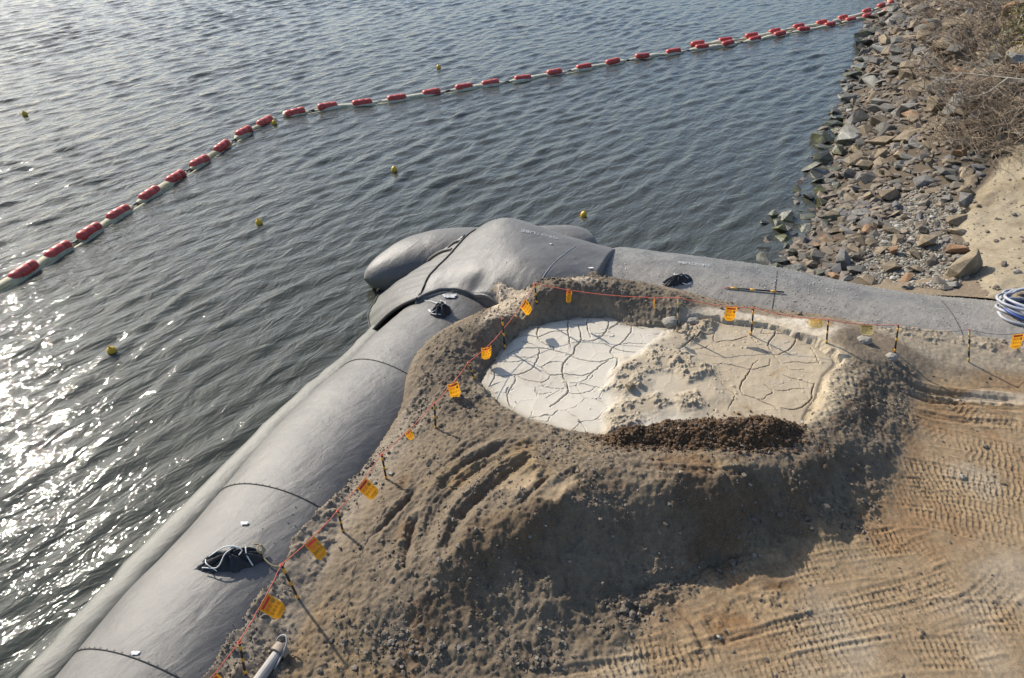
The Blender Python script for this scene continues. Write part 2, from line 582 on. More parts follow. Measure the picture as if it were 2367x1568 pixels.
tb = np.gradient(Bp, axis=0); tb /= np.linalg.norm(tb, axis=1)[:, None]
RA, RZC, RH = 1.85, -0.60, 1.22
AX2 = Bp + RA * 0.8 * np.stack([tb[:, 1], -tb[:, 0]], -1)
AX2 = smooth_path(AX2[::8], 0.1)
EXPO = 2.05


def dist_axis(ax, x, y):
    sh = np.shape(x); x = np.ravel(x); y = np.ravel(y)
    best = np.full(len(x), 1e9); tt = np.zeros(len(x))
    A = ax[::3]
    for k in range(len(A) - 1):
        a, b = A[k], A[k + 1]; d = b - a; l2 = d @ d
        t = np.clip(((x - a[0]) * d[0] + (y - a[1]) * d[1]) / l2, 0, 1)
        dd = np.hypot(x - a[0] - t * d[0], y - a[1] - t * d[1])
        m = dd < best; best[m] = dd[m]; tt[m] = (k + t[m]) * 3
    return best.reshape(sh), tt.reshape(sh)


def r_h(t):        # the right tube sinks towards the pad
    return RH - 0.30 * sstep(35, 110, t)


def tubeZ(x, y):
    d1, t1 = dist_axis(AX1, x, y)
    z1 = np.where(d1 < NA, NZC + NH * np.maximum(0, 1 - np.minimum(1, d1 / NA) ** EXPO) ** (1 / EXPO), -9)
    d2, t2 = dist_axis(AX2, x, y)
    z2 = np.where(d2 < RA, RZC + r_h(t2) * np.maximum(0, 1 - np.minimum(1, d2 / RA) ** EXPO) ** (1 / EXPO), -9)
    return np.maximum(z1, z2)


# the hump: the tube lying across the corner
hump_pts = [(965, 690, .42), (990, 640, .45), (1040, 590, .5), (1100, 533, .55), (1130, 512, .95), (1170, 504, 1.2), (1225, 517, 1.1), (1290, 540, .95), (1350, 558, .85), (1420, 576, .6),
            (1200, 600, 1.22), (1130, 590, 1.05), (1100, 630, .88), (1060, 640, .68), (1300, 610, 1.08), (1380, 600, .8), (1250, 560, 1.18), (1035, 666, .47), (1100, 674, .52), (1180, 692, .58), (1250, 680, .85),
            (1375, 640, .8), (1320, 650, .9), (1180, 640, 1.0), (1250, 640, 1.08), (1140, 655, .85), (1190, 668, .84), (1060, 655, .6), (1010, 690, .42), (1240, 730, .5), (1140, 730, .4), (1330, 700, .6)]
hp = [at(*p) for p in hump_pts]
for p in [(1100, 533, .5), (1130, 512, .95), (1170, 504, 1.2), (1225, 517, 1.1), (1290, 540, .95), (1350, 558, .85), (1420, 576, .6)]:
    q = at(*p); hp += [q + np.array([0.0, 0.5, -0.25]), q + np.array([0.05, 1.2, -1.3]), q + np.array([0.1, 1.9, -2.4])]
for p in [(880, 660, -1.3), (855, 712, -1.3), (860, 765, -1.3), (905, 668, -.75), (900, 720, -.75), (1000, 600, .0), (950, 640, -.35), (930, 690, -.4)]:
    hp.append(at(*p))
HUMP = RBF(hp)

# ------------------------------------------------------------------ terrain control points
T = [(2367, 1568, 0), (2000, 1568, 0), (1700, 1568, 0), (1450, 1568, 0), (1200, 1568, 0), (1000, 1568, 0), (800, 1568, 0), (640, 1568, 0),
     (1600, 1450, 0), (1800, 1400, 0), (2000, 1400, 0), (2200, 1350, 0), (2367, 1300, 0), (2100, 1250, 0), (2250, 1150, 0), (2367, 1050, 0), (2200, 1020, 0), (2150, 930, .03), (2300, 900, .03), (2367, 850, .1), (2240, 840, .16), (2160, 850, .12),
     (780, 1500, .03), (900, 1520, .02), (1100, 1545, .02), (1250, 1530, .02), (1387, 1452, .02), (1470, 1400, .03), (1569, 1353, .03), (1652, 1295, .03), (1800, 1240, .03), (1980, 1200, .02), (2060, 1120, .03), (2085, 1020, .05), (2110, 930, .06), (2130, 880, .1),
     (966, 1359, .48), (1036, 1298, .75), (1087, 1235, .95), (1130, 1220, .99), (1173, 1228, 1.0), (1208, 1206, 1.06), (1262, 1168, 1.1), (1309, 1161, 1.1), (1345, 1135, 1.12), (1387, 1113, 1.12), (1436, 1122, 1.08), (1486, 1130, 1.04), (1560, 1133, 1.02), (1644, 1134, 1.0), (1690, 1122, .95), (1739, 1109, .9), (1801, 1100, .82), (1840, 1088, .8), (1875, 1076, .76), (1920, 1040, .70), (1960, 1000, .64), (1990, 930, .6), (2000, 870, .58), (2010, 840, .55),
     (1400, 1060, 1.08), (1300, 1080, 1.05), (1500, 1080, 1.02), (1650, 1085, .98), (1780, 1060, .9), (1880, 1010, .85), (1930, 930, .76), (1950, 870, .66), (1200, 1020, .9), (1150, 1060, .85), (1100, 1100, .8), (1080, 1000, .72), (1200, 1130, 1.0), (1120, 1160, .87),
     (1040, 1180, .72), (1000, 1240, .62), (960, 1280, .52), (900, 1330, .38), (850, 1400, .27), (800, 1440, .12), (1000, 1100, .6), (940, 1150, .5), (880, 1220, .38), (820, 1300, .25), (760, 1380, .12), (700, 1450, .03),
     (1150, 1330, .55), (1250, 1300, .55), (1340, 1260, .55), (1250, 1400, .28), (1450, 1250, .45), (1600, 1220, .42), (1750, 1180, .38), (1900, 1140, .36), (1990, 1070, .36), (2040, 980, .36), (2060, 900, .33), (1050, 1400, .33), (1000, 1450, .18), (1150, 1450, .18), (1360, 1350, .25),
     (1007, 992, .5), (893, 1108, .32), (793, 1230, .15), (690, 1385, .05), (568, 1560, 0),
     (975, 945, .35), (918, 996, .3), (838, 1085, .2), (759, 1161, .12), (679, 1244, .05), (590, 1400, 0), (470, 1560, -.02),
     (1049, 776, .92), (1114, 757, 1.02), (1160, 735, 1.06), (1204, 711, 1.12), (1255, 678, 1.18), (1290, 662, 1.18), (1323, 655, 1.16), (1370, 660, 1.12), (1422, 664, 1.08), (1479, 672, 1.0), (1560, 692, .9), (1000, 830, .76), (985, 880, .62), (1010, 930, .6), (1060, 930, .7), (1060, 860, .72), (1090, 800, .8),
     (1111, 881, .48), (1145, 833, .48), (1167, 812, .48), (1179, 788, .48), (1235, 756, .48), (1312, 738, .48), (1397, 736, .48), (1459, 749, .48), (1530, 757, .48),
     (1200, 745, .62), (1290, 722, .66), (1390, 716, .66), (1460, 728, .62),
     (1300, 850, .40), (1500, 850, .42), (1700, 850, .42), (1800, 900, .42), (1400, 930, .42), (1200, 880, .40), (1240, 800, .40), (1420, 790, .4), (1600, 920, .42),
     (1540, 735, .66), (1620, 735, .62), (1720, 745, .60), (1850, 768, .60), (1920, 795, .62),
     (1930, 760, .8), (1960, 775, .78), (1990, 790, .55), (2010, 820, .6), (2080, 800, .4), (2200, 800, .3), (2300, 800, .25), (2050, 830, .5),
     (1900, 870, .62), (1870, 960, .74), (1850, 1000, .82), (1140, 930, .62), (1200, 968, .68), (1330, 1008, .72), (1400, 1015, .72), (1120, 900, .6),
     # bank
     (1760, 630, -1.5), (1800, 560, -1.5), (1850, 470, -1.5), (1880, 400, -1.5), (1905, 320, -1.5), (1930, 240, -1.5), (1965, 190, -1.5), (1990, 120, -1.5), (2010, 60, -1.5), (2050, 10, -1.5),
     (1900, 600, -.9), (2000, 540, -.6), (2050, 440, -.5), (2060, 340, -.4), (2080, 240, -.3), (2100, 150, -.2), (2130, 60, 0),
     (2150, 500, -.25), (2180, 600, -.3), (2100, 640, -.4), (2000, 650, -.6), (1900, 640, -.95),
     (2240, 470, .2), (2260, 560, .1), (2280, 650, .1), (2340, 400, .7), (2340, 470, .5), (2340, 560, .35), (2340, 640, .25),
     (2200, 350, .5), (2150, 250, .6), (2250, 260, 1.4), (2300, 330, 1.0), (2367, 250, 2.2), (2367, 330, 1.4), (2250, 150, 1.6), (2367, 120, 3.2), (2200, 60, 1.4), (2300, 20, 3.2), (2367, 0, 4.0)]
tp = [at(*p) for p in T]
tp += [np.array(p, float) for p in [(9, 3, 0), (4, 3, 0), (0, 3, 0), (-3.5, 3, 0), (13, 8, 0), (16, 12, .15), (0, -8, 0), (12, -8, 0), (-4, -8, 0), (25, 0, .2),
                                    (50, 60, 6), (30, 30, 4.2), (20, 18, 1.0), (45, 78, 4), (40, 45, 6), (20, 10, .2), (30, 10, 1), (60, 30, 7),
                                    (-10, 10, -3.5), (-10, 20, -3.5), (0, 22, -3.5), (0, 40, -3.5), (-10, 60, -3.5), (12, 60, -3.5), (4, 28, -3.5), (-12, 3, -3.5), (-9, -8, -3.5), (20, 90, -3.5), (-3, 17.5, -3.5), (3, 20, -3.5)]]
TER = RBF(tp)

# soil edge lying on the tubes
edge_px = [(470, 1568), (520, 1480), (590, 1400), (640, 1325), (679, 1244), (759, 1161), (838, 1085), (918, 996), (975, 945), (972, 906), (975, 870), (998, 796), (1054, 759), (1095, 735), (1133, 708), (1153, 692), (1207, 675), (1266, 646), (1300, 641), (1351, 638), (1385, 655), (1480, 654), (1560, 684), (1650, 700), (1750, 716), (1850, 730), (1950, 742), (2080, 756), (2200, 772), (2367, 788), (2600, 800)]


def both(x, y):
    return np.maximum(tubeZ(x, y), np.where(HUMP_IN(x, y), HUMP(x, y), -9))


hump_outline = [(960, 694), (985, 645), (1040, 585), (1100, 528)]
HO = [at(*p, .4)[:2] for p in hump_outline]
HO += [at(1100, 528, .4)[:2] + [0, 2.0], at(1290, 540, .9)[:2] + [0.3, 2.0], at(1424, 574, .5)[:2] + [0.3, 1.5], at(1424, 574, .55)[:2], at(1395, 610, .7)[:2], at(1372, 650, .75)[:2], at(1330, 720, .6)[:2], at(1180, 740, .45)[:2], at(1182, 692, .7)[:2], at(1100, 674, .6)[:2], at(1035, 667, .55)[:2]]


def HUMP_IN(x, y):
    return inside(HO, x, y)


edge_w = []
for p in edge_px:
    z = 0.4
    for _ in range(6):
        q = at(*p, z)
        zn = float(both(np.array([q[0]]), np.array([q[1]]))[0])
        z = 0.5 * z + 0.5 * max(-0.3, zn)
    edge_w.append(at(*p, z)[:2])
e0 = edge_w[0] - edge_w[1]; e0 /= np.linalg.norm(e0)
soil_line = smooth_path([edge_w[0] + e0 * 9] + edge_w, 0.1)
soil_poly = list(soil_line) + [np.array([40, 12]), np.array([40, -20]), np.array([-6, -20])]

# ------------------------------------------------------------------ near ground height grid
DX = 0.021
GX0, GX1, GY0, GY1 = -8.2, 13.6, 3.6, 17.0
gx = np.arange(GX0, GX1, DX); gy = np.arange(GY0, GY1, DX)
X, Y = np.meshgrid(gx, gy)
ny, nx = X.shape
cx = np.arange(GX0, GX1 + .1, 0.08); cy = np.arange(GY0, GY1 + .1, 0.08)
CXg, CYg = np.meshgrid(cx, cy)
base_c = TER(CXg, CYg)
tub_c = tubeZ(CXg, CYg)
hump_c = HUMP(CXg, CYg)
Zt = Grid(GX0, GY0, 0.08, base_c)(X, Y)
ZT = Grid(GX0, GY0, 0.08, np.maximum(tub_c, np.where(HUMP_IN(CXg, CYg), hump_c, -9)))(X, Y)
sd_, sarc, _ = line_field(soil_line, GX0, GY0, DX, nx, ny, 1.6)
_sl = np.concatenate([[0], np.cumsum(np.hypot(*np.diff(soil_line, axis=0).T))])
edgeZ = np.interp(sarc, _sl, np.maximum(both(soil_line[:, 0], soil_line[:, 1]), -0.3))
ins = inside(soil_poly, X, Y)
sdist = np.where(ins, sd_, -sd_) + 0.16 * fbm(X, Y, 0.5, 6, 3, 0.6)

n1 = fbm(X, Y, 0.9, 4, 1); n2 = fbm(X, Y, 0.28, 4, 2, 0.6); n3 = fbm(X, Y, 0.10, 3, 4, 0.6)
ridg = 1 - np.abs(fbm(X, Y, 0.35, 4, 9, 0.55)) * 2


def region(poly_px, z, soft=0.3):
    """soft mask of a polygon traced at height z"""
    w = [at(*p, z)[:2] for p in poly_px]
    d, _, _ = line_field(np.array(w + [w[0]]), GX0, GY0, DX, nx, ny, soft * 2)
    i = inside(w, X, Y)
    return sstep(-soft, soft, np.where(i, d, -d) + 0.35 * soft * n1 * 2)


pad = region([(2367, 1568), (1320, 1568), (1453, 1490), (1540, 1420), (1619, 1350), (1760, 1265), (1904, 1225), (2040, 1150), (2090, 1040), (2110, 930), (2160, 880), (2600, 860), (2700, 1568)], 0.0, 0.25)
mound = region([(560, 1568), (700, 1400), (790, 1235), (890, 1110), (1000, 990), (1100, 905), (1200, 965), (1330, 1008), (1400, 1020), (1850, 1010), (1910, 900), (1940, 840), (2120, 830), (2120, 930), (2070, 1110), (1990, 1200), (1650, 1300), (1387, 1460), (1250, 1560)], 0.5, 0.2)
strip = region([(440, 1568), (600, 1380), (760, 1150), (975, 930), (1010, 985), (900, 1110), (800, 1235), (700, 1400), (640, 1568)], 0.1, 0.2)
berm = region([(905, 1010), (935, 940), (950, 850), (972, 775), (1040, 735), (1130, 700), (1230, 650), (1320, 625), (1430, 635), (1600, 690), (1560, 755), (1400, 735), (1310, 735), (1180, 785), (1110, 880), (1060, 960)], 0.8, 0.2)
palerim = region([(1560, 735), (1640, 715), (1740, 722), (1850, 735), (1960, 750), (1900, 800), (1760, 765), (1640, 752)], 0.6, 0.12)

# relief
rough_amp = 0.012 + 0.027 * np.maximum(mound, berm) + 0.016 * strip
Z = Zt + rough_amp * (0.9 * n1 + 0.6 * n2 + 0.75 * n3 + 0.5 * fbm(X, Y, 0.055, 2, 5)) + 0.03 * np.maximum(mound, berm) * np.clip(ridg - 0.4, 0, 1)
clod = np.clip(fbm(X, Y, 0.16, 3, 21, 0.6) - 0.15, 0, 1)
Z += (0.08 * berm + 0.016 * mound) * clod
Z += pad * 0.03 * fbm(X, Y, 2.2, 3, 6)

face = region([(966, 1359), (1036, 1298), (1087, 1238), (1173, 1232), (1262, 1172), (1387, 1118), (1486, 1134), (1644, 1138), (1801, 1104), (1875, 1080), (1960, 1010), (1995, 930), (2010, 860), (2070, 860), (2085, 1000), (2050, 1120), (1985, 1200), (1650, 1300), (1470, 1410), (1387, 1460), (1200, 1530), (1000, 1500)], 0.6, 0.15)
Z += face * (0.10 * fbm(X, Y, 0.75, 3, 61) + 0.05 * fbm(X, Y, 0.22, 4, 62, .6))
slump = np.clip(fbm(X, Y, 0.5, 3, 63) - .1, 0, 1)
Z -= face * 0.12 * slump
# ruts swept across the mound by machine tracks
ruts = [([(1246, 1060), (1208, 1082), (1157, 1117), (1109, 1152), (1074, 1181), (1048, 1225), (1032, 1292)], 0.11, -0.12, .8),
        ([(1255, 1040), (1180, 1058), (1110, 1090), (1036, 1140), (1004, 1180), (985, 1240)], 0.14, -0.07, .72),
        ([(1190, 1030), (1087, 1075), (1036, 1107), (1004, 1146)], 0.07, -0.09, .7),
        ([(1287, 1091), (1236, 1136), (1188, 1190)], 0.08, -0.09, 1.0),
        ([(985, 1117), (934, 1161), (895, 1196), (851, 1235)], 0.06, -0.08, .5),
        ([(959, 1206), (940, 1263), (934, 1300)], 0.07, -0.08, .55),
        ([(1150, 1010), (1080, 1040), (1020, 1085)], 0.08, -0.05, .7),
        ([(1330, 1095), (1300, 1118), (1285, 1150)], 0.07, -0.06, 1.05),
        ([(1450, 1075), (1600, 1095), (1760, 1085)], 0.06, -0.04, 1.0),
        ([(2060, 890), (2130, 905), (2240, 915), (2367, 925)], 0.09, -0.09, .05),
        ([(2080, 912), (2150, 925), (2260, 930), (2367, 945)], 0.08, -0.07, .05),
        ([(2090, 950), (2200, 965), (2367, 975)], 0.07, -0.04, .05),
        ([(1400, 1390), (1560, 1345), (1650, 1300), (1760, 1275)], 0.10, -0.06, .02),
        ([(1560, 1395), (1600, 1440), (1625, 1490)], 0.06, -0.04, 0),
        ([(1230, 1568), (1420, 1535), (1600, 1500), (1900, 1420)], 0.05, -0.03, 0)]
for pts, w, dp, z in ruts:
    path = smooth_path([at(*p, z)[:2] for p in pts], 0.05)
    d, a, s = line_field(path, GX0, GY0, DX, nx, ny, 0.6)
    d = d + 0.04 * n2
    L = a.max() + 1e-6
    fade = sstep(0, 0.4, a) * sstep(0, 0.4, L - a) if L > 0.9 else 1.0
    Z += fade * (dp * np.exp(-(d / w) ** 2) - 0.45 * dp * np.exp(-((d - 2.1 * w) / (0.9 * w)) ** 2))
    # fine scrape lines along the sweep
    Z += fade * 0.010 * np.exp(-(d / (3.0 * w)) ** 2) * np.sin(d * s * 70 + 2 * n1)

# tyre tracks pressed into the pad
c4 = lambda cxx, cyy: ((1500 + cxx / 2.233) * .9246, (1150 + cyy / 2.233) * .9246)
tracks = [[c4(-300, 1200), c4(0, 1120), c4(400, 1010), c4(800, 850), c4(1300, 690), c4(1700, 590)],
          [c4(-150, 1290), c4(200, 1150), c4(700, 985), c4(1200, 870), c4(1600, 790), c4(2100, 640)],
          [c4(300, 1260), c4(800, 1090), c4(1300, 960), c4(1800, 880), c4(2400, 800)],
          [c4(560, 700), c4(800, 590), c4(1050, 530), c4(1400, 480), c4(1800, 440)],
          [c4(1000, 640), c4(1400, 580), c4(1800, 560)],
          [c4(1600, 60), c4(1900, 70), c4(2367, 190), c4(2700, 260)],
          [c4(1560, 200), c4(1900, 220), c4(2367, 330), c4(2700, 400)],
          [c4(1350, 400), c4(1700, 310), c4(2100, 380), c4(2500, 480)],
          [c4(1650, 640), c4(1800, 520), c4(1950, 470)],
          [c4(1700, 860), c4(1950, 760), c4(2080, 690)],
          [c4(1800, 1100), c4(2100, 1000), c4(2500, 960)],
          [c4(1880, 900), c4(2100, 830), c4(2300, 650)],
          [c4(500, 1300), c4(1100, 1180), c4(1700, 1080), c4(2300, 1090)],
          [(1120, 1575), (1300, 1548), (1480, 1520), (1650, 1500)], [(1250, 1590), (1500, 1556), (1750, 1535), (2000, 1500)], [(1750, 1480), (1950, 1440), (2150, 1420), (2400, 1430)],
          [(2110, 1005), (2200, 1015), (2367, 1050), (2500, 1080)],
          [(2060, 950), (2140, 1000), (2260, 1060), (2400, 1100)],
          [(2050, 1035), (2130, 1060), (2300, 1100), (2450, 1140)],
          [(2160, 905), (2260, 960), (2400, 1005)],
          [(1380, 1490), (1500, 1480), (1590, 1460)],
          [(2080, 1130), (2250, 1130), (2450, 1190)]]
track_mask = np.zeros_like(Z)
padt = np.maximum(pad, 0.0)
for ti, pts in enumerate(tracks):
    path = smooth_path([at(*p, 0.0)[:2] for p in pts], 0.12)
    hw = 0.26 if ti != 1 else 0.3
    d, a, s = line_field(path, GX0, GY0, DX, nx, ny, hw + 0.1)
    m = d < hw + 0.08
    v = (d * s)[m] / hw; u = a[m]
    pitch = 0.090 + 0.010 * (ti % 3)
    L = a.max()
    zig = 0.32 * np.abs((v * 1.5) % 2 - 1) * pitch * 1.1
    ph = ((u + zig + 0.007 * n2[m]) / pitch) % 1.0
    lug = np.exp(-((ph - 0.5) / 0.10) ** 2)
    grv = np.exp(-(((np.abs(v) * 2.2) % 1 - 0.5) / 0.07) ** 2)
    keep = sstep(1.08, 0.86, np.abs(v)) * sstep(0, 0.5, u) * sstep(0, 0.5, L - u)
    wear = np.clip(0.62 + 1.1 * fbm(X[m], Y[m], 1.1, 3, 40 + ti), 0, 1.1) * keep * padt[m]
    old = Z[m]
    press = -0.018 + 0.034 * np.maximum(lug, 0.7 * grv)
    Z[m] = old * (1 - 0.25 * wear * (track_mask[m] > 0.2)) + wear * press
    track_mask[m] = np.maximum(track_mask[m], wear)
    rim = np.exp(-((np.abs(v) - 1.12) / 0.10) ** 2) * sstep(0, 0.5, u) * sstep(0, 0.5, L - u) * padt[m]
    Z[m] += 0.016 * rim * (0.5 + n2[m])

Z = np.where((sdist > 0) & (sd_ < 1.3), np.maximum(Z, edgeZ + 0.01 - 0.30 * sd_ + 0.035 * n2 + 0.02 * n3 + 0.10 * clod + 0.03 * np.clip(ridg - .5, 0, 1)), Z)
# keep soil off the tubes, let it lap on where the photograph shows it
lap = sstep(0.0, 0.35, sdist)
tube_here = ZT > -1.2
Zs = np.maximum(Z, ZT + 0.015 + 0.06 * lap * (0.6 + 0.5 * n2) + 0.10 * clod * sstep(0, .12, sdist) + 0.02 * n3 * sstep(0, .1, sdist))
near_edge = tube_here & (sdist > 0)
Z = np.where(near_edge, Zs, Z)
Z = np.where((sdist <= 0) & (ZT > -1.6) & (ZT > Z - 0.06), np.minimum(Z, ZT - 0.10 + 0.9 * np.maximum(sdist, -3)), Z)

# mud basin outline
mud_px = [(1108, 885), (1128, 848), (1146, 833), (1160, 808), (1180, 786), (1235, 754), (1312, 737), (1397, 734), (1459, 751), (1530, 757), (1575, 748), (1640, 744), (1720, 752), (1790, 762), (1860, 788), (1905, 812), (1932, 838), (1905, 870), (1890, 915), (1862, 962), (1845, 990), (1700, 1000), (1560, 1010), (1420, 1015), (1340, 1006), (1262, 985), (1200, 962), (1150, 932), (1126, 905)]
MUDZ = 0.5
mud_w = [at(*p, MUDZ)[:2] for p in mud_px]
mud_line = smooth_path(np.array(mud_w + [mud_w[0]]), 0.08)
md, _, _ = line_field(mud_line, GX0, GY0, DX, nx, ny, 0.6)
mi = inside(mud_line, X, Y)
msd = np.where(mi, md, -md) + 0.10 * n2 + 0.05 * n3
Z = np.where(msd > 0, np.minimum(Z, MUDZ - 0.04 - 0.5 * np.minimum(msd, 0.3)), Z)
Z = np.where((msd <= 0) & (msd > -0.4), np.minimum(Z, MUDZ - 0.03 + 1.7 * np.maximum(-msd, 0) + 0.03 * n3), Z)
Z = np.where((msd <= 0) & (msd > -0.2), np.maximum(Z, MUDZ - 0.01 + 0.25 * np.minimum(-msd, 0.2) + 0.03 * n2 * (msd < -0.03)), Z)

# ------------------------------------------------------------------ earth colours (albedo)
def mixc(c, col, m):
    return c * (1 - m[..., None]) + np.array(col) * m[..., None]


Cg = np.empty(X.shape + (3,)); Cg[:] = (0.215, 0.185, 0.145)
b1 = fbm(X, Y, 1.8, 4, 51); b2 = fbm(X, Y, 0.6, 4, 52); b3 = fbm(X, Y, 3.5, 3, 53)
Cg = mixc(Cg, (0.215, 0.185, 0.145), mound)
Cg = mixc(Cg, (0.29, 0.225, 0.14), mound * sstep(0.0, 0.5, b1 + 0.4 * b2) * 0.8)
Cg = mixc(Cg, (0.19, 0.12, 0.07), mound * sstep(0.25, 0.55, b2 + 0.3 * b3) * 0.6)
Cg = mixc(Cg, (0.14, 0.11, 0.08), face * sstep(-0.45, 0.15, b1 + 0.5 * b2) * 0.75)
Cg = mixc(Cg, (0.195, 0.172, 0.142), berm * 0.8)
Cg = mixc(Cg, (0.27, 0.25, 0.215), strip * 0.8)
Cg = mixc(Cg, (0.315, 0.25, 0.168), pad)
Cg = mixc(Cg, (0.36, 0.32, 0.255), pad * sstep(0.05, 0.45, b1) * 0.85)
Cg = mixc(Cg, (0.28, 0.19, 0.11), pad * sstep(0.10, 0.5, -b1 + 0.5 * b2) * 0.8)
Cg = mixc(Cg, (0.25, 0.20, 0.14), pad * sstep(0.2, 0.5, b2 - 0.2 * b1) * 0.5)
Cg = mixc(Cg, (0.50, 0.485, 0.44), palerim * sstep(-0.35, 0.1, b2 + 0.2))
pale_lobe = region([(1112, 745), (1128, 700), (1140, 655), (1200, 650), (1228, 672), (1215, 700), (1180, 735), (1110, 765)], 0.85, 0.10)
pale_lobe2 = region([(1290, 648), (1340, 637), (1385, 655), (1350, 662)], 1.05, 0.08)
pale_patch = np.maximum(region([(1160, 1130), (1185, 1100), (1230, 1095), (1240, 1118), (1215, 1138)], .95, 0.08), region([(1240, 1155), (1270, 1120), (1320, 1110), (1345, 1115), (1280, 1165)], 1.05, 0.08))
Cg = mixc(Cg, (0.50, 0.455, 0.38), np.maximum(pale_lobe, pale_lobe2))
Cg = mixc(Cg, (0.42, 0.35, 0.25), pale_patch * 0.85)
rimm = sstep(-0.45, -0.05, msd) * (msd < 0.05) * sstep(-0.2, 0.4, b2 + 0.15)
rim_right = rimm * sstep(3.0, 5.5, X)
Cg = mixc(Cg, (0.45, 0.415, 0.335), np.clip(0.35 * rimm + 0.6 * rim_right, 0, 1))
beige_slope = region([(1890, 880), (1960, 850), (2005, 840), (1985, 900), (1900, 975), (1870, 965)], .7, 0.1)
Cg = mixc(Cg, (0.46, 0.42, 0.33), beige_slope * 0.7)
padback = region([(1960, 750), (2367, 765), (2500, 780), (2500, 850), (2200, 835), (2080, 800)], .3, 0.15)
Cg = mixc(Cg, (0.36, 0.33, 0.27), padback * 0.8)
puddle = region([(2180, 925), (2250, 905), (2400, 915), (2400, 940), (2250, 930)], 0, 0.06)
Cg = mixc(Cg, (0.46, 0.42, 0.35), puddle * 0.8)
churn = region([(1620, 1430), (1700, 1380), (1790, 1340), (1860, 1345), (1830, 1400), (1720, 1440), (1640, 1470)], 0, 0.12)
Cg = mixc(Cg, (0.21, 0.125, 0.06), churn * sstep(-0.3, 0.3, b2) * 0.8)
Z += churn * 0.05 * np.clip(n2 + n3, -0.3, 1)
# smooth patches have less clod relief
Zsm = Zt + 0.02 * n1
for msk in (pale_patch,):
    Z = Z * (1 - 0.8 * msk) + (Zsm - 0.03) * 0.8 * msk
Cg *= (1 + 0.16 * n2)[..., None] * (1 - 0.20 * np.maximum(np.maximum(mound, berm), 0.6 * pad))[..., None] * np.array([0.92, 0.825, 0.715])

keep = (Z > ZT - 0.30) | (sdist > -0.4)
keep &= (msd < 0.25)
keep &= Z > -2.4
kq = keep[:-1, :-1] & keep[1:, 1:] & keep[:-1, 1:] & keep[1:, :-1]
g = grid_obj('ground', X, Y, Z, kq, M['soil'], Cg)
tag(g, kind='structure')
HNEAR = Grid(GX0, GY0, DX, np.where(msd > 0, np.maximum(Z, MUDZ), np.maximum(Z, np.where(sdist < 0.05, ZT, -9))))

# ------------------------------------------------------------------ far ground (bank and hinterland)
FD = 0.28
fx = np.arange(-9.0, 75.0, FD); fy = np.arange(-14.0, 95.0, FD)
FXg, FYg = np.meshgrid(fx, fy)
FZ = TER(FXg, FYg) + 0.10 * fbm(FXg, FYg, 1.2, 4, 71)
FZ -= 0.05
inn = (FXg > GX0 + .3) & (FXg < GX1 - .3) & (FYg > GY0 + .3) & (FYg < GY1 - .3)
bankm = (FYg > 13.0) & (FXg > 4.0)
behind = (FYg < GY0 + .5)
bfx = FZ > -2.2
ok = (~inn) & (bankm | behind | (FXg > GX1 - .5)) & bfx
d1f, _ = dist_axis(AX1, FXg, FYg)
ok &= ~(behind & (~inside(soil_poly, FXg, FYg)))
okq = ok[:-1, :-1] & ok[1:, 1:] & ok[:-1, 1:] & ok[1:, :-1]
sand_poly = [at(*p, .4)[:2] for p in [(2225, 480), (2262, 440), (2310, 400), (2420, 370), (2800, 400), (2800, 700), (2367, 690), (2290, 665), (2240, 570)]]
Fc = np.empty(FXg.shape + (3,)); Fc[:] = (0.10, 0.078, 0.055)
sm = inside(sand_poly, FXg, FYg).astype(float)
Fc = mixc(Fc, (0.44, 0.365, 0.245), sm)
Fc = mixc(Fc, (0.33, 0.27, 0.18), sm * sstep(0.0, 0.5, fbm(FXg, FYg, 1.3, 4, 75)))
bf = (behind | ((FXg > 9) & (FYg < 13.5))).astype(float)
Fc = mixc(Fc, (0.39, 0.31, 0.20), bf)
Fc *= (1 + 0.25 * fbm(FXg, FYg, 0.9, 3, 77))[..., None]
bank = grid_obj('bank', FXg, FYg, FZ, okq, M['soil'], Fc)
tag(bank, kind='structure')
HFAR = Grid(-9.0, -14.0, FD, FZ)

# finer sand sheet with a broken lip, right of the beach
sx = np.arange(10.0, 24.0, 0.06); sy = np.arange(13.5, 30.0, 0.06)
SX, SY = np.meshgrid(sx, sy)
sdd, _, _ = line_field(np.array(sand_poly + [sand_poly[0]]), 10.0, 13.5, 0.06, len(sx), len(sy), 0.8)
ssd = np.where(inside(sand_poly, SX, SY), sdd, -sdd) + 0.12 * fbm(SX, SY, 0.6, 4, 81)
SZ = Grid(-9.0, -14.0, FD, FZ)(SX, SY) + 0.06 + 0.10 * sstep(0, 0.35, ssd) + 0.06 * fbm(SX, SY, 0.5, 5, 83, .65)
lipp = smooth_path([at(*p, .5)[:2] for p in [(2225, 476), (2250, 462), (2275, 470), (2300, 460), (2335, 472), (2360, 462), (2410, 468)]], 0.1)
ld, la, ls = line_field(lipp, 10.0, 13.5, 0.06, len(sx), len(sy), 1.0)
SZ += 0.10 * np.where(ls > 0, np.exp(-(ld / 0.5) ** 2), -0.6 * np.exp(-(ld / 0.22) ** 2)) * (ld < 1) * np.clip(.5 + 1.5 * fbm(SX, SY, .7, 3, 88), 0, 1.2)
kS = (ssd > -0.02)
kS &= (Grid(GX0, GY0, 0.08, tub_c)(SX, SY) < SZ + 0.02) | (SX > GX1 - .2)
kSq = kS[:-1, :-1] & kS[1:, 1:] & kS[:-1, 1:] & kS[1:, :-1]
Sc = np.empty(SX.shape + (3,)); Sc[:] = (0.285, 0.235, 0.16)
Sc = mixc(Sc, (0.215, 0.17, 0.11), sstep(0.0, 0.6, fbm(SX, SY, 0.8, 4, 84)))
tag(grid_obj('sand', SX, SY, SZ, kSq, M['soil'], Sc), kind='structure')


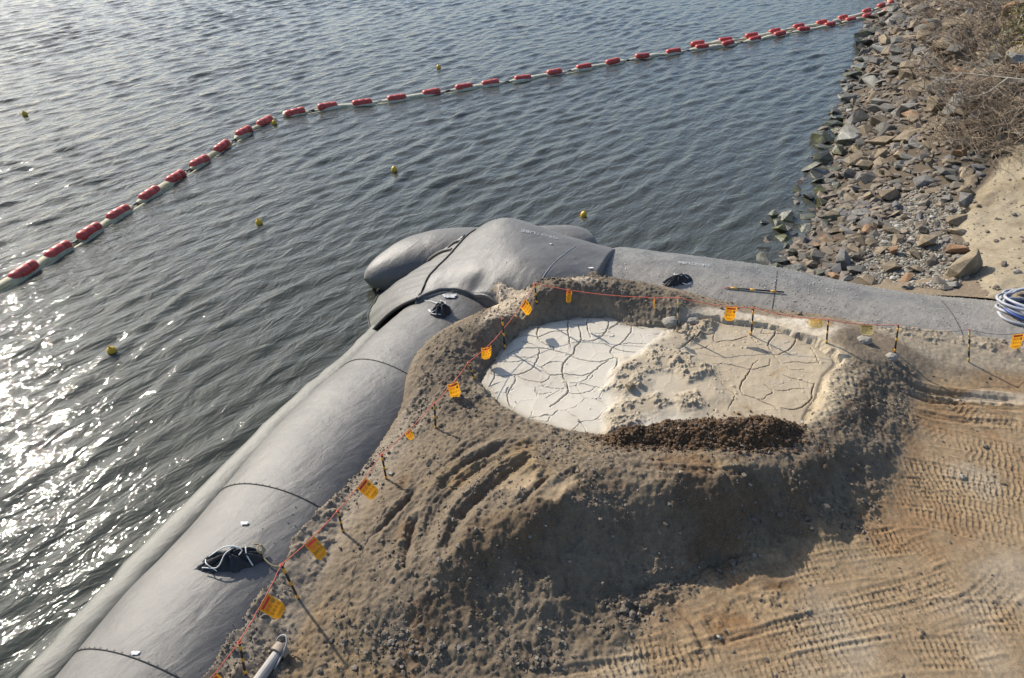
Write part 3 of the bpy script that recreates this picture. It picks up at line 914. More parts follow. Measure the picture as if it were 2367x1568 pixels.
def hgt(x, y):
    x = np.asarray(x, float); y = np.asarray(y, float)
    nr = (x > GX0 + .3) & (x < GX1 - .3) & (y > GY0 + .3) & (y < GY1 - .3)
    return np.where(nr, HNEAR(x, y), HFAR(x, y))


def ground(px, py):
    """where the sight line of a pixel meets the ground, a tube or the mud"""
    d = ray(px, py)
    t = np.arange(5.0, 90.0, 0.02)
    z = CAMZ + d[2] * t
    hh = np.maximum(hgt(d[0] * t, d[1] * t), WATER)
    k = np.argmax(z < hh)
    return np.array([d[0] * t[k], d[1] * t[k], hh[k]])


# ------------------------------------------------------------------ water
def water_mat():
    m, n, l, b = mat_new('sea_water')
    v = coords(n, False)
    f = noise(n, l, v, 0.05, 3)
    l.new(ramp(n, l, f, [(0.3, (0.048, 0.051, 0.040)), (0.7, (0.060, 0.062, 0.049))]), b.inputs['Base Color'])
    b.inputs['Roughness'].default_value = 0.035
    b.inputs['IOR'].default_value = 1.33
    v1 = mapv(n, l, v, (2.4, 1.0, 1.0), CREST)
    n0 = bump(n, l, noise(n, l, v1, 3.0, 3, 0.55, 0.6), 0.60, 0.12, None)
    bump(n, l, noise(n, l, v1, 8.0, 3, 0.55, 0.4), 0.35, 0.05, b, n0)
    return m


CREST_AZ = math.radians(40.0)                      # crests run along this azimuth
CREST = math.pi / 2 - CREST_AZ
M['water'] = water_mat()
wdx = 0.12
wx = np.arange(-46.0, 37.0, wdx); wy = np.arange(2.0, 67.0, wdx)
WX, WY = np.meshgrid(wx, wy)
WZ = np.zeros_like(WX)
px_, py_ = WX + 0.5 * fbm(WX, WY, 5.0, 2, 91), WY + 0.5 * fbm(WX, WY, 5.0, 2, 92)
gust = 0.75 + 0.45 * fbm(WX, WY, 9.0, 3, 93)
for k in range(72):
    lam = 0.42 * (1.5 / 0.42) ** rng.random() ** 1.35
    th = CREST_AZ + math.pi / 2 + rng.normal(0, 0.30)
    kx, ky = math.sin(th) * 2 * math.pi / lam, math.cos(th) * 2 * math.pi / lam
    amp = 0.033 * lam / (2 * math.pi) * (1.0 if lam < 1.4 else 0.65)
    WZ += amp * np.sin(kx * px_ + ky * py_ + rng.random() * 6.28)
WZ = WATER + (WZ + 2.2 * np.maximum(WZ, 0) ** 2) * gust
wland = hgt(WX, WY) > -0.7
wk = ~(wland[:-1, :-1] & wland[1:, 1:] & wland[:-1, 1:] & wland[1:, :-1])
wk &= ~((WX[:-1, :-1] > -4.2) & (WY[:-1, :-1] < 12) & (WX[:-1, :-1] > -9 + 0.0))
water = grid_obj('water', WX, WY, WZ, wk, M['water'])
tag(water, kind='structure')
R = 2500.0
xa, xb, ya, yb = wx[0], wx[-1], wy[0], wy[-1]
Vo = [(-R, -R, WATER), (R, -R, WATER), (R, R, WATER), (-R, R, WATER), (xa, ya, WATER), (xb, ya, WATER), (xb, yb, WATER), (xa, yb, WATER)]
Vo = [(a, b_, c - (0.0 if i < 4 else 0.0)) for i, (a, b_, c) in enumerate(Vo)]
open_w = obj_np('open_water', Vo, [(0, 1, 5, 4), (1, 2, 6, 5), (2, 3, 7, 6), (3, 0, 4, 7)], M['water'])
tag(open_w, kind='structure')

# ------------------------------------------------------------------ geotubes
def frame2(ax):
    t = np.gradient(ax, axis=0)
    for _ in range(8):
        t[1:-1] = (t[:-2] + t[1:-1] + t[2:]) / 3
    t /= np.linalg.norm(t, axis=1)[:, None]
    return t, np.stack([t[:, 1], -t[:, 0]], -1)


def sweep_tube(name, ax, hw, hh, zc, mat, parent, seg=72, e=EXPO, seed=0, wob=0.02):
    n = len(ax)
    t, nrm = frame2(ax)
    hw = np.broadcast_to(hw, (n,)); hh = np.broadcast_to(hh, (n,)); zc = np.broadcast_to(zc, (n,))
    a = np.linspace(0, 2 * math.pi, seg, endpoint=False)
    ca, sa = np.cos(a), np.sin(a)
    px = np.sign(ca) * np.abs(ca) ** (2 / e); pz = np.sign(sa) * np.abs(sa) ** (2 / e)
    ii, aa = np.meshgrid(np.arange(n) * 0.1, np.arange(seg) * 0.12, indexing='ij')
    w = 1 + wob * fbm(ii, aa, 1.6, 3, seed) - 0.0
    V = np.empty((n, seg, 3))
    V[..., :2] = ax[:, None, :] + nrm[:, None, :] * (hw[:, None] * px[None] * w)[..., None]
    V[..., 2] = zc[:, None] + hh[:, None] * pz[None] * w
    F = []
    idx = np.arange(n * seg).reshape(n, seg)
    q = np.stack([idx[:-1], np.roll(idx[:-1], -1, 1), np.roll(idx[1:], -1, 1), idx[1:]], -1).reshape(-1, 4)
    o = obj_np(name, V.reshape(-1, 3), q, mat, parent)
    return o, V


def seam_ring(parent, V, i, lo, hi, shift=0, r=0.008, name='seam', tilt=0.0):
    """stitched seam running over the tube at station i, from ring angle index lo to hi"""
    seg = V.shape[1]
    ks = np.arange(lo, hi + 1)
    path = []
    for k in ks:
        fi = float(np.clip(i + tilt * (k - (lo + hi) / 2), 1, V.shape[0] - 2)); ii = int(fi); fr_ = fi - ii
        p = V[ii, k % seg] * (1 - fr_) + V[ii + 1, k % seg] * fr_; c = V[ii].mean(0); d = p - c; d /= np.linalg.norm(d)
        path.append(p + d * 0.010)
    o = tube_obj(name, path, r, M['seam'], parent, 6)
    # stitches
    parts = []
    P = smooth_path(path, 0.09)
    T_ = np.gradient(P, axis=0); T_ /= np.linalg.norm(T_, axis=1)[:, None]
    for j in range(0, len(P), 1):
        along = np.array([-T_[j][1], T_[j][0], 0]); along /= np.linalg.norm(along) + 1e-9
        parts.append(tube_arrays([P[j] - along * 0.005, P[j] - along * 0.032], 0.005, 4))
    if parts:
        v, f = join_arrays(parts)
        tag(from_py('stitching', v, f, M['seam'], o), kind='stuff')
    return o


near_tube = tag(empty('geotube', (AX1[60][0], AX1[60][1], WATER)), 'long dark grey sand-filled fabric tube running along the water towards the lower left', 'geotube', 'grey fabric tubes of the bund')
origin1 = near_tube.location.copy()


def reparent(o, par):
    o.parent = par
    o.matrix_parent_inverse = Matrix.Translation(-Vector(par.location))


def part_of(o, par):
    reparent(o, par)
    return o


body1, V1 = sweep_tube('tube_body', AX1, NA, NH, NZC, M['tube'], None, seed=11, wob=0.018)
part_of(body1, near_tube)


def station(ax, px, py, z=0.4):
    q = at(px, py, z)[:2]
    return int(np.argmin(np.hypot(*(ax - q).T)))


for (px, py) in [(880, 845), (630, 1128), (315, 1520)]:
    o = seam_ring(None, V1, station(AX1, px, py), 2, 36, tilt=0.05)
    part_of(o, near_tube)
# lower fold of the tube along the waterline
low = np.array([[p[0], p[1], -1.2] for p in Wp[::3]]); low[:, :2] += 0.22 * np.stack([tnW[::3, 1], -tnW[::3, 0]], -1); low[:, :2] += 0.02 * np.random.default_rng(1).normal(size=(len(low), 2))
part_of(tube_obj('bottom_fold', low, 0.36, M['tube_pale'], None, 14, 0.5), near_tube)

right_tube = tag(empty('geotube', (AX2[30][0], AX2[30][1], WATER)), 'dusty grey fabric tube running to the right behind the mud pool, sprinkled with grit', 'geotube', 'grey fabric tubes of the bund')
ti_ = np.arange(len(AX2))
endr = np.sqrt(np.clip(1 - (1 - np.clip(ti_ / 7.0, 0, 1)) ** 2, 0.0, 1))
hw2 = RA * (0.55 + 0.45 * endr); hh2 = r_h(ti_.astype(float)) * (0.80 + 0.20 * endr)
body2, V2 = sweep_tube('tube_body', AX2, hw2, hh2, RZC, M['tube_dusty'], None, seed=23, wob=0.015)
ca2 = body2.data.color_attributes.new('Col', 'FLOAT_COLOR', 'POINT')
P2 = V2.reshape(-1, 3)
i2 = np.clip(((P2[:, 0] - GX0) / DX).astype(int), 0, nx - 1); j2 = np.clip(((P2[:, 1] - GY0) / DX).astype(int), 0, ny - 1)
dust = sstep(-1.5, 0.0, np.maximum(sdist[j2, i2], -9)) * sstep(1.5, 4.5, P2[:, 0]) + 0.35 * sstep(7, 12, P2[:, 0])
c4_ = np.ones((len(P2), 4), np.float32); c4_[:, :3] = np.clip(dust, 0, 1)[:, None]
ca2.data.foreach_set('color', c4_.ravel())
part_of(body2, right_tube)
for px, py in [(1790, 690), (2206, 735)]:
    part_of(seam_ring(None, V2, station(AX2, px, py), 6, 22, r=0.006), right_tube)
part_of(tube_obj('end_lip', [V2[2, k % 72] + np.array([0, 0, .008]) for k in range(0, 37)], 0.03, M['tube_dusty'], None, 8), right_tube)

# back tube in the water: lobe to the left, hump to the right
back_px = [(838, 622), (905, 606), (980, 590), (1080, 583), (1200, 580), (1330, 574), (1390, 572)]
AX3 = smooth_path([at(*p, -0.6)[:2] for p in back_px], 0.1)
k3 = np.linspace(0, 1, len(AX3))
endp = np.clip(1 - (1 - np.clip(k3 / 0.40, 0, 1)) ** 2.0, 0, 1) ** 0.60 * np.clip(1 - (np.clip((k3 - 0.84) / 0.16, 0, 1)) ** 2.2, 0, 1) ** 0.5
back_tube = tag(empty('geotube', (AX3[20][0], AX3[20][1], WATER)), 'rounded grey fabric tube low in the water behind the hump', 'geotube', 'grey fabric tubes of the bund')
body3, V3 = sweep_tube('tube_body', AX3, 1.15 * (0.02 + 0.98 * endp), 1.0 * (0.02 + 0.98 * endp), -0.95, M['tube'], None, seed=31, wob=0.03, e=2.1)
part_of(body3, back_tube)

# hump over the corner
hx = np.arange(-5.2, 5.2, 0.04); hy = np.arange(12.5, 22.5, 0.04)
HX, HY = np.meshgrid(hx, hy)
HZ = HUMP(HX, HY)
fold_dir = 0.62
fu = HX * math.cos(fold_dir) + HY * math.sin(fold_dir); fv = -HX * math.sin(fold_dir) + HY * math.cos(fold_dir)
flap_w = [at(*p, z)[:2] for p, z in [((965, 690), .42), ((988, 642), .45), ((1038, 590), .5), ((1096, 536), .5), ((1060, 566), .2), ((880, 657), -1.3), ((850, 712), -1.3), ((852, 775), -1.3)]]
hum_d, _, _ = line_field(np.array([at(*p)[:2] for p in [(965, 690, .42), (990, 640, .45), (1040, 590, .5), (1100, 533, .55)]]), hx[0], hy[0], 0.04, len(hx), len(hy), 1.6)
HZ = HZ + 0.012 * fbm(HX, HY, 0.8, 4, 95)
crease = 0.02 * np.maximum(0, fbm(fu * 0.35, fv, 0.22, 3, 96)) * np.exp(-(np.minimum(hum_d, 9) / 0.8) ** 2)
HZ += crease
inh = inside(HO, HX, HY)
hod, _, _ = line_field(np.array(list(HO) + [HO[0]]), hx[0], hy[0], 0.04, len(hx), len(hy), 0.5)
HZ = np.where(inh, HZ, HZ - 3.5 * np.minimum(hod, 9))
hk = (inh | (hod < 0.30)) & (HZ > -2.3)
hump = tag(empty('geotube', (0.2, 15.6, WATER)), 'high hump of grey fabric tube at the corner of the bund with faint white lettering', 'geotube', 'grey fabric tubes of the bund')
hq = hk[:-1, :-1] & hk[1:, 1:] & hk[:-1, 1:] & hk[1:, :-1]
part_of(grid_obj('tube_body', HX, HY, HZ, hq, M['tube']), hump)
HG = Grid(hx[0], hy[0], 0.04, HZ)
seam_path = smooth_path([at(*p, z) for p, z in [((965, 690), .42), ((975, 662), .44), ((990, 640), .45), ((1012, 615), .47), ((1040, 590), .5), ((1072, 560), .52), ((1100, 531), .55)]], 0.08)
seam_path[:, 2] = HG(seam_path[:, 0], seam_path[:, 1]) + 0.03
part_of(tube_obj('seam', seam_path, 0.022, M['seam'], None, 6), hump)
hem = smooth_path([at(*p, z) for p, z in [((965, 690), .42), ((1000, 671), .5), ((1035, 663), .55), ((1100, 671), .65), ((1150, 684), .7), ((1184, 690), .75)]], 0.08)
hem[:, 2] = HG(hem[:, 0], hem[:, 1]) + 0.015
part_of(tube_obj('hem', hem, 0.045, M['tube'], None, 8), hump)
part_of(tube_obj('hem_cord', hem + np.array([0, -0.05, -0.03]), 0.018, M['seam'], None, 6), hump)
lp = smooth_path([at(*p, z) for p, z in [((1330, 575), .9), ((1280, 610), 1.1), ((1245, 650), 1.1), ((1236, 690), .85)]], 0.08)
lp[:, 2] = HG(lp[:, 0], lp[:, 1]) + 0.004
part_of(tube_obj('panel_seam', lp, 0.008, M['print'], None, 5), hump)

# flap of fabric hanging from the hump seam into the water
fa = smooth_path([at(*p, z) for p, z in [((965, 692), .40), ((990, 642), .43), ((1040, 592), .48), ((1096, 538), .5)]], 0.06)
fb_ = smooth_path([at(*p, z) for p, z in [((858, 772), -1.25), ((852, 735), -1.3), ((862, 705), -1.32), ((905, 660), -1.2), ((1000, 605), -.45), ((1092, 542), .35)]], 0.06)
nf, mf = 90, 60
fa = fa[np.linspace(0, len(fa) - 1, nf).astype(int)]; fb_ = fb_[np.linspace(0, len(fb_) - 1, nf).astype(int)]
FV = np.empty((nf, mf, 3))
for j in range(mf):
    s_ = j / (mf - 1)
    FV[:, j] = fa * (1 - s_) + fb_ * s_
    uu = np.linspace(0, 1, nf)
    FV[:, j, 2] += 0.16 * math.sin(math.pi * s_) * (1 - 0.4 * uu) + 0.035 * s_ * np.sin(uu * 38 + 1.5 * np.sin(uu * 9)) * (0.4 + uu) + 0.02 * s_ * np.sin(uu * 71 + 2)
idx = np.arange(nf * mf).reshape(nf, mf)
fq = np.stack([idx[:-1, :-1], idx[1:, :-1], idx[1:, 1:], idx[:-1, 1:]], -1).reshape(-1, 4)
flap = obj_np('fabric_flap', FV.reshape(-1, 3), fq, M['tube'], None)
md_ = flap.modifiers.new('thick', 'SOLIDIFY'); md_.thickness = 0.02
part_of(flap, hump)
part_of(tube_obj('flap_edge', FV[0, :, :] + np.array([0, 0, .02]), 0.045, M['seam'], None, 8), hump)
part_of(tube_obj('flap_edge', FV[:, -1, :] + np.array([0, 0, .02]), 0.03, M['seam'], None, 8), hump)
for i_ in (62, 74):
    part_of(tube_obj('fold', FV[i_, 8:, :] + np.array([0, 0, .05]), np.linspace(.03, .06, mf - 8), M['tube'], None, 8), hump)
strap_pts = [at(*p, z) for p, z in [((1095, 540), .62), ((1060, 562), .35), ((1000, 594), -.05), ((940, 622), -.5), ((892, 650), -.95)]]
for k_, dz in enumerate((0.0, 0.12)):
    sp_ = smooth_path(fb_[int(nf * .42):][::6], 0.1) + np.array([-.02, .05 - .16 * k_, .10 + .06 * k_])
    part_of(tube_obj('black_strap', sp_, 0.05 - .015 * k_, M['bag'], None, 6, 0.5), hump)
knot = [at(*p, z) for p, z in [((900, 640), -.9), ((880, 655), -1.1), ((872, 672), -1.25), ((882, 655), -1.0), ((868, 662), -1.2)]]
part_of(tube_obj('tied_rope', smooth_path(knot, .05), 0.03, M['tan_rope'], None, 6), hump)


def cast(fun, px, py):
    d = ray(px, py)
    t = np.arange(8.0, 40.0, 0.01)
    z = fun(d[0] * t, d[1] * t)
    k = int(np.argmax(CAMZ + d[2] * t < z))
    return np.array([d[0] * t[k], d[1] * t[k], z[k]])


# lettering: mesh text laid on a surface
def text_arrays(body, size):
    cu = bpy.data.curves.new('text', 'FONT')
    cu.body = body; cu.size = size; cu.align_x = 'CENTER'; cu.align_y = 'CENTER'; cu.resolution_u = 2
    o = bpy.data.objects.new('text', cu)
    COL.objects.link(o)
    dg = bpy.context.evaluated_depsgraph_get()
    me = o.evaluated_get(dg).to_mesh()
    V = np.array([v.co[:] for v in me.vertices]).reshape(-1, 3)
    me.calc_loop_triangles()
    F = [tuple(t.vertices) for t in me.loop_triangles]
    o.evaluated_get(dg).to_mesh_clear()
    bpy.data.objects.remove(o); bpy.data.curves.remove(cu)
    return V, F


def text_on(fun, body, size, p0, p1, name, parent, lift=0.014, sx=1.0):
    """lettering laid on a height field; reads from p0 towards p1 (upside down for the camera)"""
    V, F = text_arrays(body, size)
    c = (np.array(p0) + np.array(p1)) / 2; d = np.array(p1) - np.array(p0); d = d[:2] / np.linalg.norm(d[:2])
    nrm = np.array([-d[1], d[0]])
    w = V[:, 0].max() - V[:, 0].min()
    L = np.linalg.norm((np.array(p1) - np.array(p0))[:2])
    k = L / w
    xy = c[None, :2] + V[:, :1] * d[None] * k + V[:, 1:2] * nrm[None] * k * sx
    z = fun(xy[:, 0], xy[:, 1]) + lift
    return part_of(from_py(name, np.column_stack([xy, z]), F, M['print'], None), parent)


text_on(HG, 'GEOTUBE', 0.3, cast(HG, 1290, 553), cast(HG, 1205, 534), 'lettering', hump, sx=0.9)
q0 = cast(HG, 1278, 566)
part_of(tube_obj('print_mark', [np.array([*q0[:2], float(HG(q0[0], q0[1])) + .012]), np.array([q0[0] - .08, q0[1], float(HG(q0[0] - .08, q0[1])) + .012])], 0.035, M['print'], None, 6, .2), hump)
RG = lambda x, y: tubeZ(x, y)
text_on(RG, 'GEOTUBE', 0.3, cast(RG, 1640, 616), cast(RG, 1566, 608), 'lettering', right_tube, lift=0.03)


# tied-off filling sleeves
def crumple(name, u, v, h, seed, mat, folds=7, asym=0.0):
    """bunched cloth: a low dome with radial folds and a twisted middle"""
    r0 = np.random.default_rng(seed)
    nr, na = 22, 72
    V = []
    for i in range(nr):
        t = i / (nr - 1)
        for k in range(na):
            a = 2 * math.pi * k / na
            fold = math.sin(folds * a + 3.0 * t + seed) * 0.5 + 0.5 * math.sin((folds * 2 - 1) * a - 2 * t + 1.3 * seed)
            rr = t * (1 + 0.20 * math.sin(2 * a + seed) + 0.10 * fold)
            z = h * ((1 - t ** 2.2) * 0.72 + 0.30 * fold * t * (1 - t) * 2.4) + h * asym * math.cos(a) * t * (1 - t) * 2
            if t > 0.9: z = min(z, 0.03)
            V.append((u * rr * math.cos(a), v * rr * math.sin(a), z - 0.03 * t))
    V = np.array(V)
    V[:, :2] += 0.012 * r0.normal(size=(len(V), 2)) * min(u, v) * 1.5
    idx = np.arange(nr * na).reshape(nr, na)
    q = np.stack([idx[:-1], np.roll(idx[:-1], -1, 1), np.roll(idx[1:], -1, 1), idx[1:]], -1).reshape(-1, 4)
    return V, q


def sleeve(par, fun, px, py, z0, ang, u, v, h, seed, cords, folds=7):
    c = cast(fun, px, py)
    V, q = crumple('s', u, v, h, seed, None, folds)
    ca, sa = math.cos(ang), math.sin(ang)
    xy = np.stack([c[0] + V[:, 0] * ca - V[:, 1] * sa, c[1] + V[:, 0] * sa + V[:, 1] * ca], -1)
    W = np.column_stack([xy, fun(xy[:, 0], xy[:, 1]) + 0.015 + V[:, 2]])
    o = part_of(obj_np('filling_sleeve', W, q, M['black_cloth'], None), par)
    for mat, pts, r in cords:
        P = np.array([[c[0] + a * ca - b * sa, c[1] + a * sa + b * ca, d] for a, b, d in pts])
        P = smooth_path(P, 0.03)
        P[:, 2] += fun(P[:, 0], P[:, 1]) + 0.02
        co = tube_obj('tie_cord', P, r, M[mat], None, 6)
        co.parent = o
    return o


wc, tr = 'white_cord', 'tan_rope'
sleeve(near_tube, tubeZ, 535, 1297, .4, 0.42, .50, .24, .24, 3,
       [(wc, [(-.30, .10, .12), (-.05, .10, .22), (.12, .05, .22), (.20, -.02, .18), (.14, -.08, .16)], .011), (wc, [(.26, .04, .16), (.25, -.08, .12), (.30, -.22, .02)], .011),
        (wc, [(-.42, -.04, .08), (-.2, -.16, .12), (-.05, -.02, .2), (.1, .06, .2)], .009), (wc, [(-.36, .1, .08), (-.34, -.05, .14), (-.22, -.18, .06)], .008),
        (tr, [(.38, .10, .12), (.48, .06, .08), (.52, -.02, .04), (.44, -.06, .06), (.42, .02, .1), (.50, .06, .08), (.48, -.12, .03), (.58, -.28, .02), (.72, -.32, .03)], .014)])
sleeve(near_tube, tubeZ, 1020, 722, .4, -0.2, .28, .22, .30, 5,
       [(wc, [(-.30, -.08, .06), (-.18, -.16, .06), (0, -.04, .18), (.10, .04, .2), (.22, .06, .14)], .012), (wc, [(-.28, -.04, .05), (-.15, -.20, .04), (.05, -.19, .05)], .011), (wc, [(.10, .03, .2), (.08, .12, .2), (0, .14, .2), (-.06, .17, .2)], .011),
        (wc, [(-.08, .18, .2), (-.2, .30, .03), (-.4, .42, .03), (-.55, .44, .04)], .010)], 5)
sleeve(right_tube, tubeZ, 1566, 650, .6, 0.25, .34, .20, .20, 8,
       [(wc, [(-.05, .12, .14), (-.1, .03, .16), (.02, .02, .16)], .009), (wc, [(.06, -.02, .14), (.14, .0, .12), (.25, -.08, .06)], .010), (wc, [(.05, -.18, .05), (.15, -.22, .02), (.26, -.22, .02)], .008)], 8)
f3 = lambda x, y: np.interp(x, AX3[:, 0], np.minimum(0.02, -0.95 + 1.0 * (0.12 + 0.88 * endp))) - 0.45 * ((y - np.interp(x, AX3[:, 0], AX3[:, 1])) / 1.15) ** 2
sleeve(back_tube, f3, 918, 553, -.1, 0.1, .36, .28, .22, 12, [(wc, [(-.1, .02, .2), (-.2, -.2, .05), (-.35, -.35, .02)], .008)], 6)
part_of(tube_obj('pull_cord', [np.array([*p[:2], float(f3(p[0], p[1])) + .02]) for p in smooth_path([at(*q, -.15) for q in [(950, 625), (972, 600), (985, 577)]], .1)], .006, M['seam'], None, 5), back_tube)

# ------------------------------------------------------------------ dried mud with cracks
z4 = lambda a, b: ((1100 + a / 2.904) * .9246, (640 + b / 2.904) * .9246)
z5 = lambda a, b: ((1700 + a / 2.703) * .9246, (700 + b / 2.703) * .9246)
CR4 = [(1.5, [(1075, 460), (1068, 500), (1085, 560), (1092, 590)]), (1.7, [(928, 470), (932, 540), (940, 620), (950, 660)]),
       (2.0, [(1005, 500), (1020, 560), (1025, 610), (985, 660), (975, 700), (940, 735), (900, 780), (888, 830), (900, 890), (925, 930), (930, 980), (915, 1005), (860, 1050), (800, 1095)]),
       (1.7, [(1230, 480), (1210, 540), (1180, 580), (1130, 610), (1090, 620), (1030, 620)]), (1.3, [(1390, 510), (1385, 550), (1350, 600), (1310, 640), (1270, 655), (1240, 680), (1245, 710), (1265, 735), (1290, 750), (1285, 780), (1265, 830)]),
       (1.4, [(720, 500), (705, 560), (715, 600), (760, 640), (820, 660), (830, 685)]), (1.3, [(505, 610), (560, 590), (640, 575), (715, 590), (790, 560), (860, 548), (925, 545)]),
       (1.2, [(480, 720), (540, 690), (620, 670), (720, 667), (800, 680), (880, 700), (940, 720), (1000, 745), (1080, 765), (1160, 770), (1230, 750), (1265, 735)]),
       (1.4, [(725, 670), (715, 730), (695, 780), (650, 830), (590, 855), (540, 865), (470, 870), (400, 865), (370, 850)]),
       (1.2, [(695, 790), (740, 815), (780, 850), (820, 865), (900, 858), (960, 865), (1040, 870), (1110, 845), (1170, 795), (1230, 760)]),
       (1.2, [(370, 800), (370, 825), (400, 860), (385, 900), (360, 945)]), (1.2, [(550, 865), (540, 920), (500, 980), (490, 1030), (505, 1080), (525, 1105)]),
       (.7, [(810, 865), (780, 900), (740, 915), (680, 912), (600, 890), (560, 870)]), (.8, [(930, 925), (1000, 925), (1100, 945), (1180, 965)]),
       (1.1, [(1150, 605), (1200, 640), (1260, 665), (1330, 690), (1430, 700)]), (.9, [(600, 620), (650, 635), (715, 660)]), (.6, [(920, 995), (1000, 1003), (1080, 990), (1130, 955)]),
       (1.5, [(1985, 570), (1900, 580), (1830, 620), (1770, 660), (1735, 680)]), (1.0, [(740, 805), (800, 775), (870, 770), (905, 775)]), (.8, [(490, 720), (560, 735), (640, 738), (700, 735)]),
       (.8, [(1310, 640), (1400, 635), (1500, 640)]), (.9, [(450, 772), (560, 770), (620, 760), (690, 780)]), (.7, [(1110, 845), (1060, 900), (1010, 918)]), (.7, [(1100, 850), (1110, 880), (1090, 895)]),
       (1.3, [(760, 478), (860, 465), (960, 455), (1080, 452), (1180, 455), (1225, 480)]), (.8, [(930, 490), (980, 500), (1060, 498), (1100, 470)]), (1.0, [(1230, 525), (1300, 500), (1390, 510), (1480, 530)]), (.6, [(690, 950), (700, 990), (740, 1005), (810, 990)]), (.5, [(740, 920), (760, 950), (900, 965)])]
CR5 = [(1.6, [(650, 330), (640, 370), (610, 410), (600, 440), (620, 480), (650, 520), (680, 560)]), (1.4, [(640, 360), (700, 365), (760, 375), (785, 400), (775, 430), (740, 465), (670, 500)]),
       (1.1, [(740, 340), (790, 380), (830, 410), (870, 430), (900, 470), (920, 510), (940, 560)]), (.9, [(235, 365), (225, 395), (240, 420), (300, 410), (360, 410), (410, 395), (460, 378)]),
       (1.5, [(480, 600), (450, 650), (420, 690), (410, 740), (425, 770)]), (.7, [(230, 570), (330, 575), (420, 590), (475, 605), (540, 595), (600, 575), (612, 530)]), (.8, [(475, 605), (500, 570), (530, 540)]),
       (1.0, [(425, 775), (500, 795), (560, 820), (630, 850), (660, 885)]), (.7, [(570, 710), (630, 750), (600, 780), (550, 810)]), (.6, [(630, 745), (720, 745), (800, 730), (880, 735)]), (.6, [(720, 580), (740, 600), (810, 610), (850, 600)]),
       (.8, [(700, 640), (740, 660), (800, 670), (860, 690), (905, 705)]), (1.5, [(910, 700), (890, 760), (900, 785), (870, 825), (820, 860), (770, 875), (680, 870)]), (.7, [(215, 590), (220, 640), (270, 680), (300, 720), (340, 750), (370, 785), (350, 830), (325, 880)]),
       (.7, [(700, 560), (790, 550), (850, 555), (950, 550)]), (.7, [(100, 470), (160, 465), (200, 440)]), (.6, [(480, 375), (520, 430), (560, 470), (610, 500)]), (.6, [(510, 300), (500, 330), (470, 370)]), (.6, [(560, 330), (555, 360), (640, 365)]), (.7, [(720, 330), (690, 360)])]
MDX = 0.0125
mw = np.array(mud_w)
mx0, my0 = mw[:, 0].min() - .4, mw[:, 1].min() - .4
mxs = np.arange(mx0, mw[:, 0].max() + .4, MDX); mys = np.arange(my0, mw[:, 1].max() + .4, MDX)
MX, MY = np.meshgrid(mxs, mys)
mnx, mny = len(mxs), len(mys)
mdd, _, _ = line_field(mud_line, mx0, my0, MDX, mnx, mny, 0.5)
mii = inside(mud_line, MX, MY)
mus = np.where(mii, mdd, -mdd)
MZ = MUDZ + 0.022 * fbm(MX, MY, 1.6, 3, 101) + 0.0022 * fbm(MX, MY, 0.3, 2, 102)
MZ += 0.022 * sstep(3.2, 3.8, MX) * fbm(MX, MY, 0.45, 4, 103)
pim = np.clip(fbm(MX, MY, 0.10, 2, 113) - 0.42, 0, 1) * sstep(0.1, 0.5, fbm(MX, MY, 1.0, 3, 114) + .15)
MZ += 0.05 * pim


def mreg(poly_px, soft=0.15):
    w = [at(*p, MUDZ)[:2] for p in poly_px]
    d, _, _ = line_field(np.array(w + [w[0]]), mx0, my0, MDX, mnx, mny, soft * 2)
    i = inside(w, MX, MY)
    return sstep(-soft, soft, np.where(i, d, -d) + 0.10 * fbm(MX, MY, 0.35, 4, 104))


ridge1 = mreg([(1400, 905), (1430, 850), (1500, 805), (1545, 775), (1600, 745), (1660, 745), (1640, 770), (1560, 812), (1640, 845), (1645, 870), (1590, 890), (1560, 860), (1500, 870), (1500, 905), (1440, 915)], .14)
ridge2 = mreg([(1560, 920), (1610, 905), (1630, 940), (1570, 950)], .1)
ridge3 = mreg([(1400, 960), (1440, 930), (1520, 915), (1560, 930), (1480, 965), (1440, 1000), (1400, 1010)], .12)
silt_mid = mreg([(1400, 1000), (1440, 830), (1560, 815), (1650, 850), (1680, 930), (1600, 960), (1500, 970)], .2)
cl = np.clip(fbm(MX, MY, 0.22, 4, 105, .62) + 0.12, 0, 1)
MZ += ridge1 * (0.05 + 0.14 * cl) + ridge2 * (0.02 + 0.12 * cl) + ridge3 * (0.02 + 0.13 * cl) + silt_mid * 0.05
scoop = mreg([(1500, 775), (1540, 770), (1560, 735), (1640, 755), (1600, 775)], .08)
MZ += scoop * 0.12 * np.clip(fbm(MX, MY, .18, 3, 106), -.3, 1)
crk = np.zeros_like(MZ)
wob1 = 0.020 * fbm(MX, MY, 0.16, 3, 107); wob2 = 0.022 * fbm(MX, MY, 0.19, 3, 108)
for conv, lst in ((z4, CR4), (z5, CR5)):
    for w, pts in lst:
        path = smooth_path([at(*conv(*p), MUDZ)[:2] for p in pts], 0.05)
        jj = np.random.default_rng(len(pts)).normal(0, 0.008, path.shape); jj[0] = jj[-1] = 0
        path = path + jj
        hw = 0.0036 * w + 0.0022
        d, a, _ = line_field(path, mx0, my0, MDX, mnx, mny, 0.14)
        L = a.max()
        tap = 0.55 + 0.45 * sstep(0, 0.25, a) * sstep(0, 0.25, L - a)
        crk = np.maximum(crk, (d < 0.14) * np.clip(1.35 - d / (hw * tap * 1.35), 0, 1) * min(1.0, 0.45 + 0.4 * w))
        MZ += np.where(d < 0.13, 0.0015 * w * np.exp(-((d - 0.04) / 0.03) ** 2), 0)
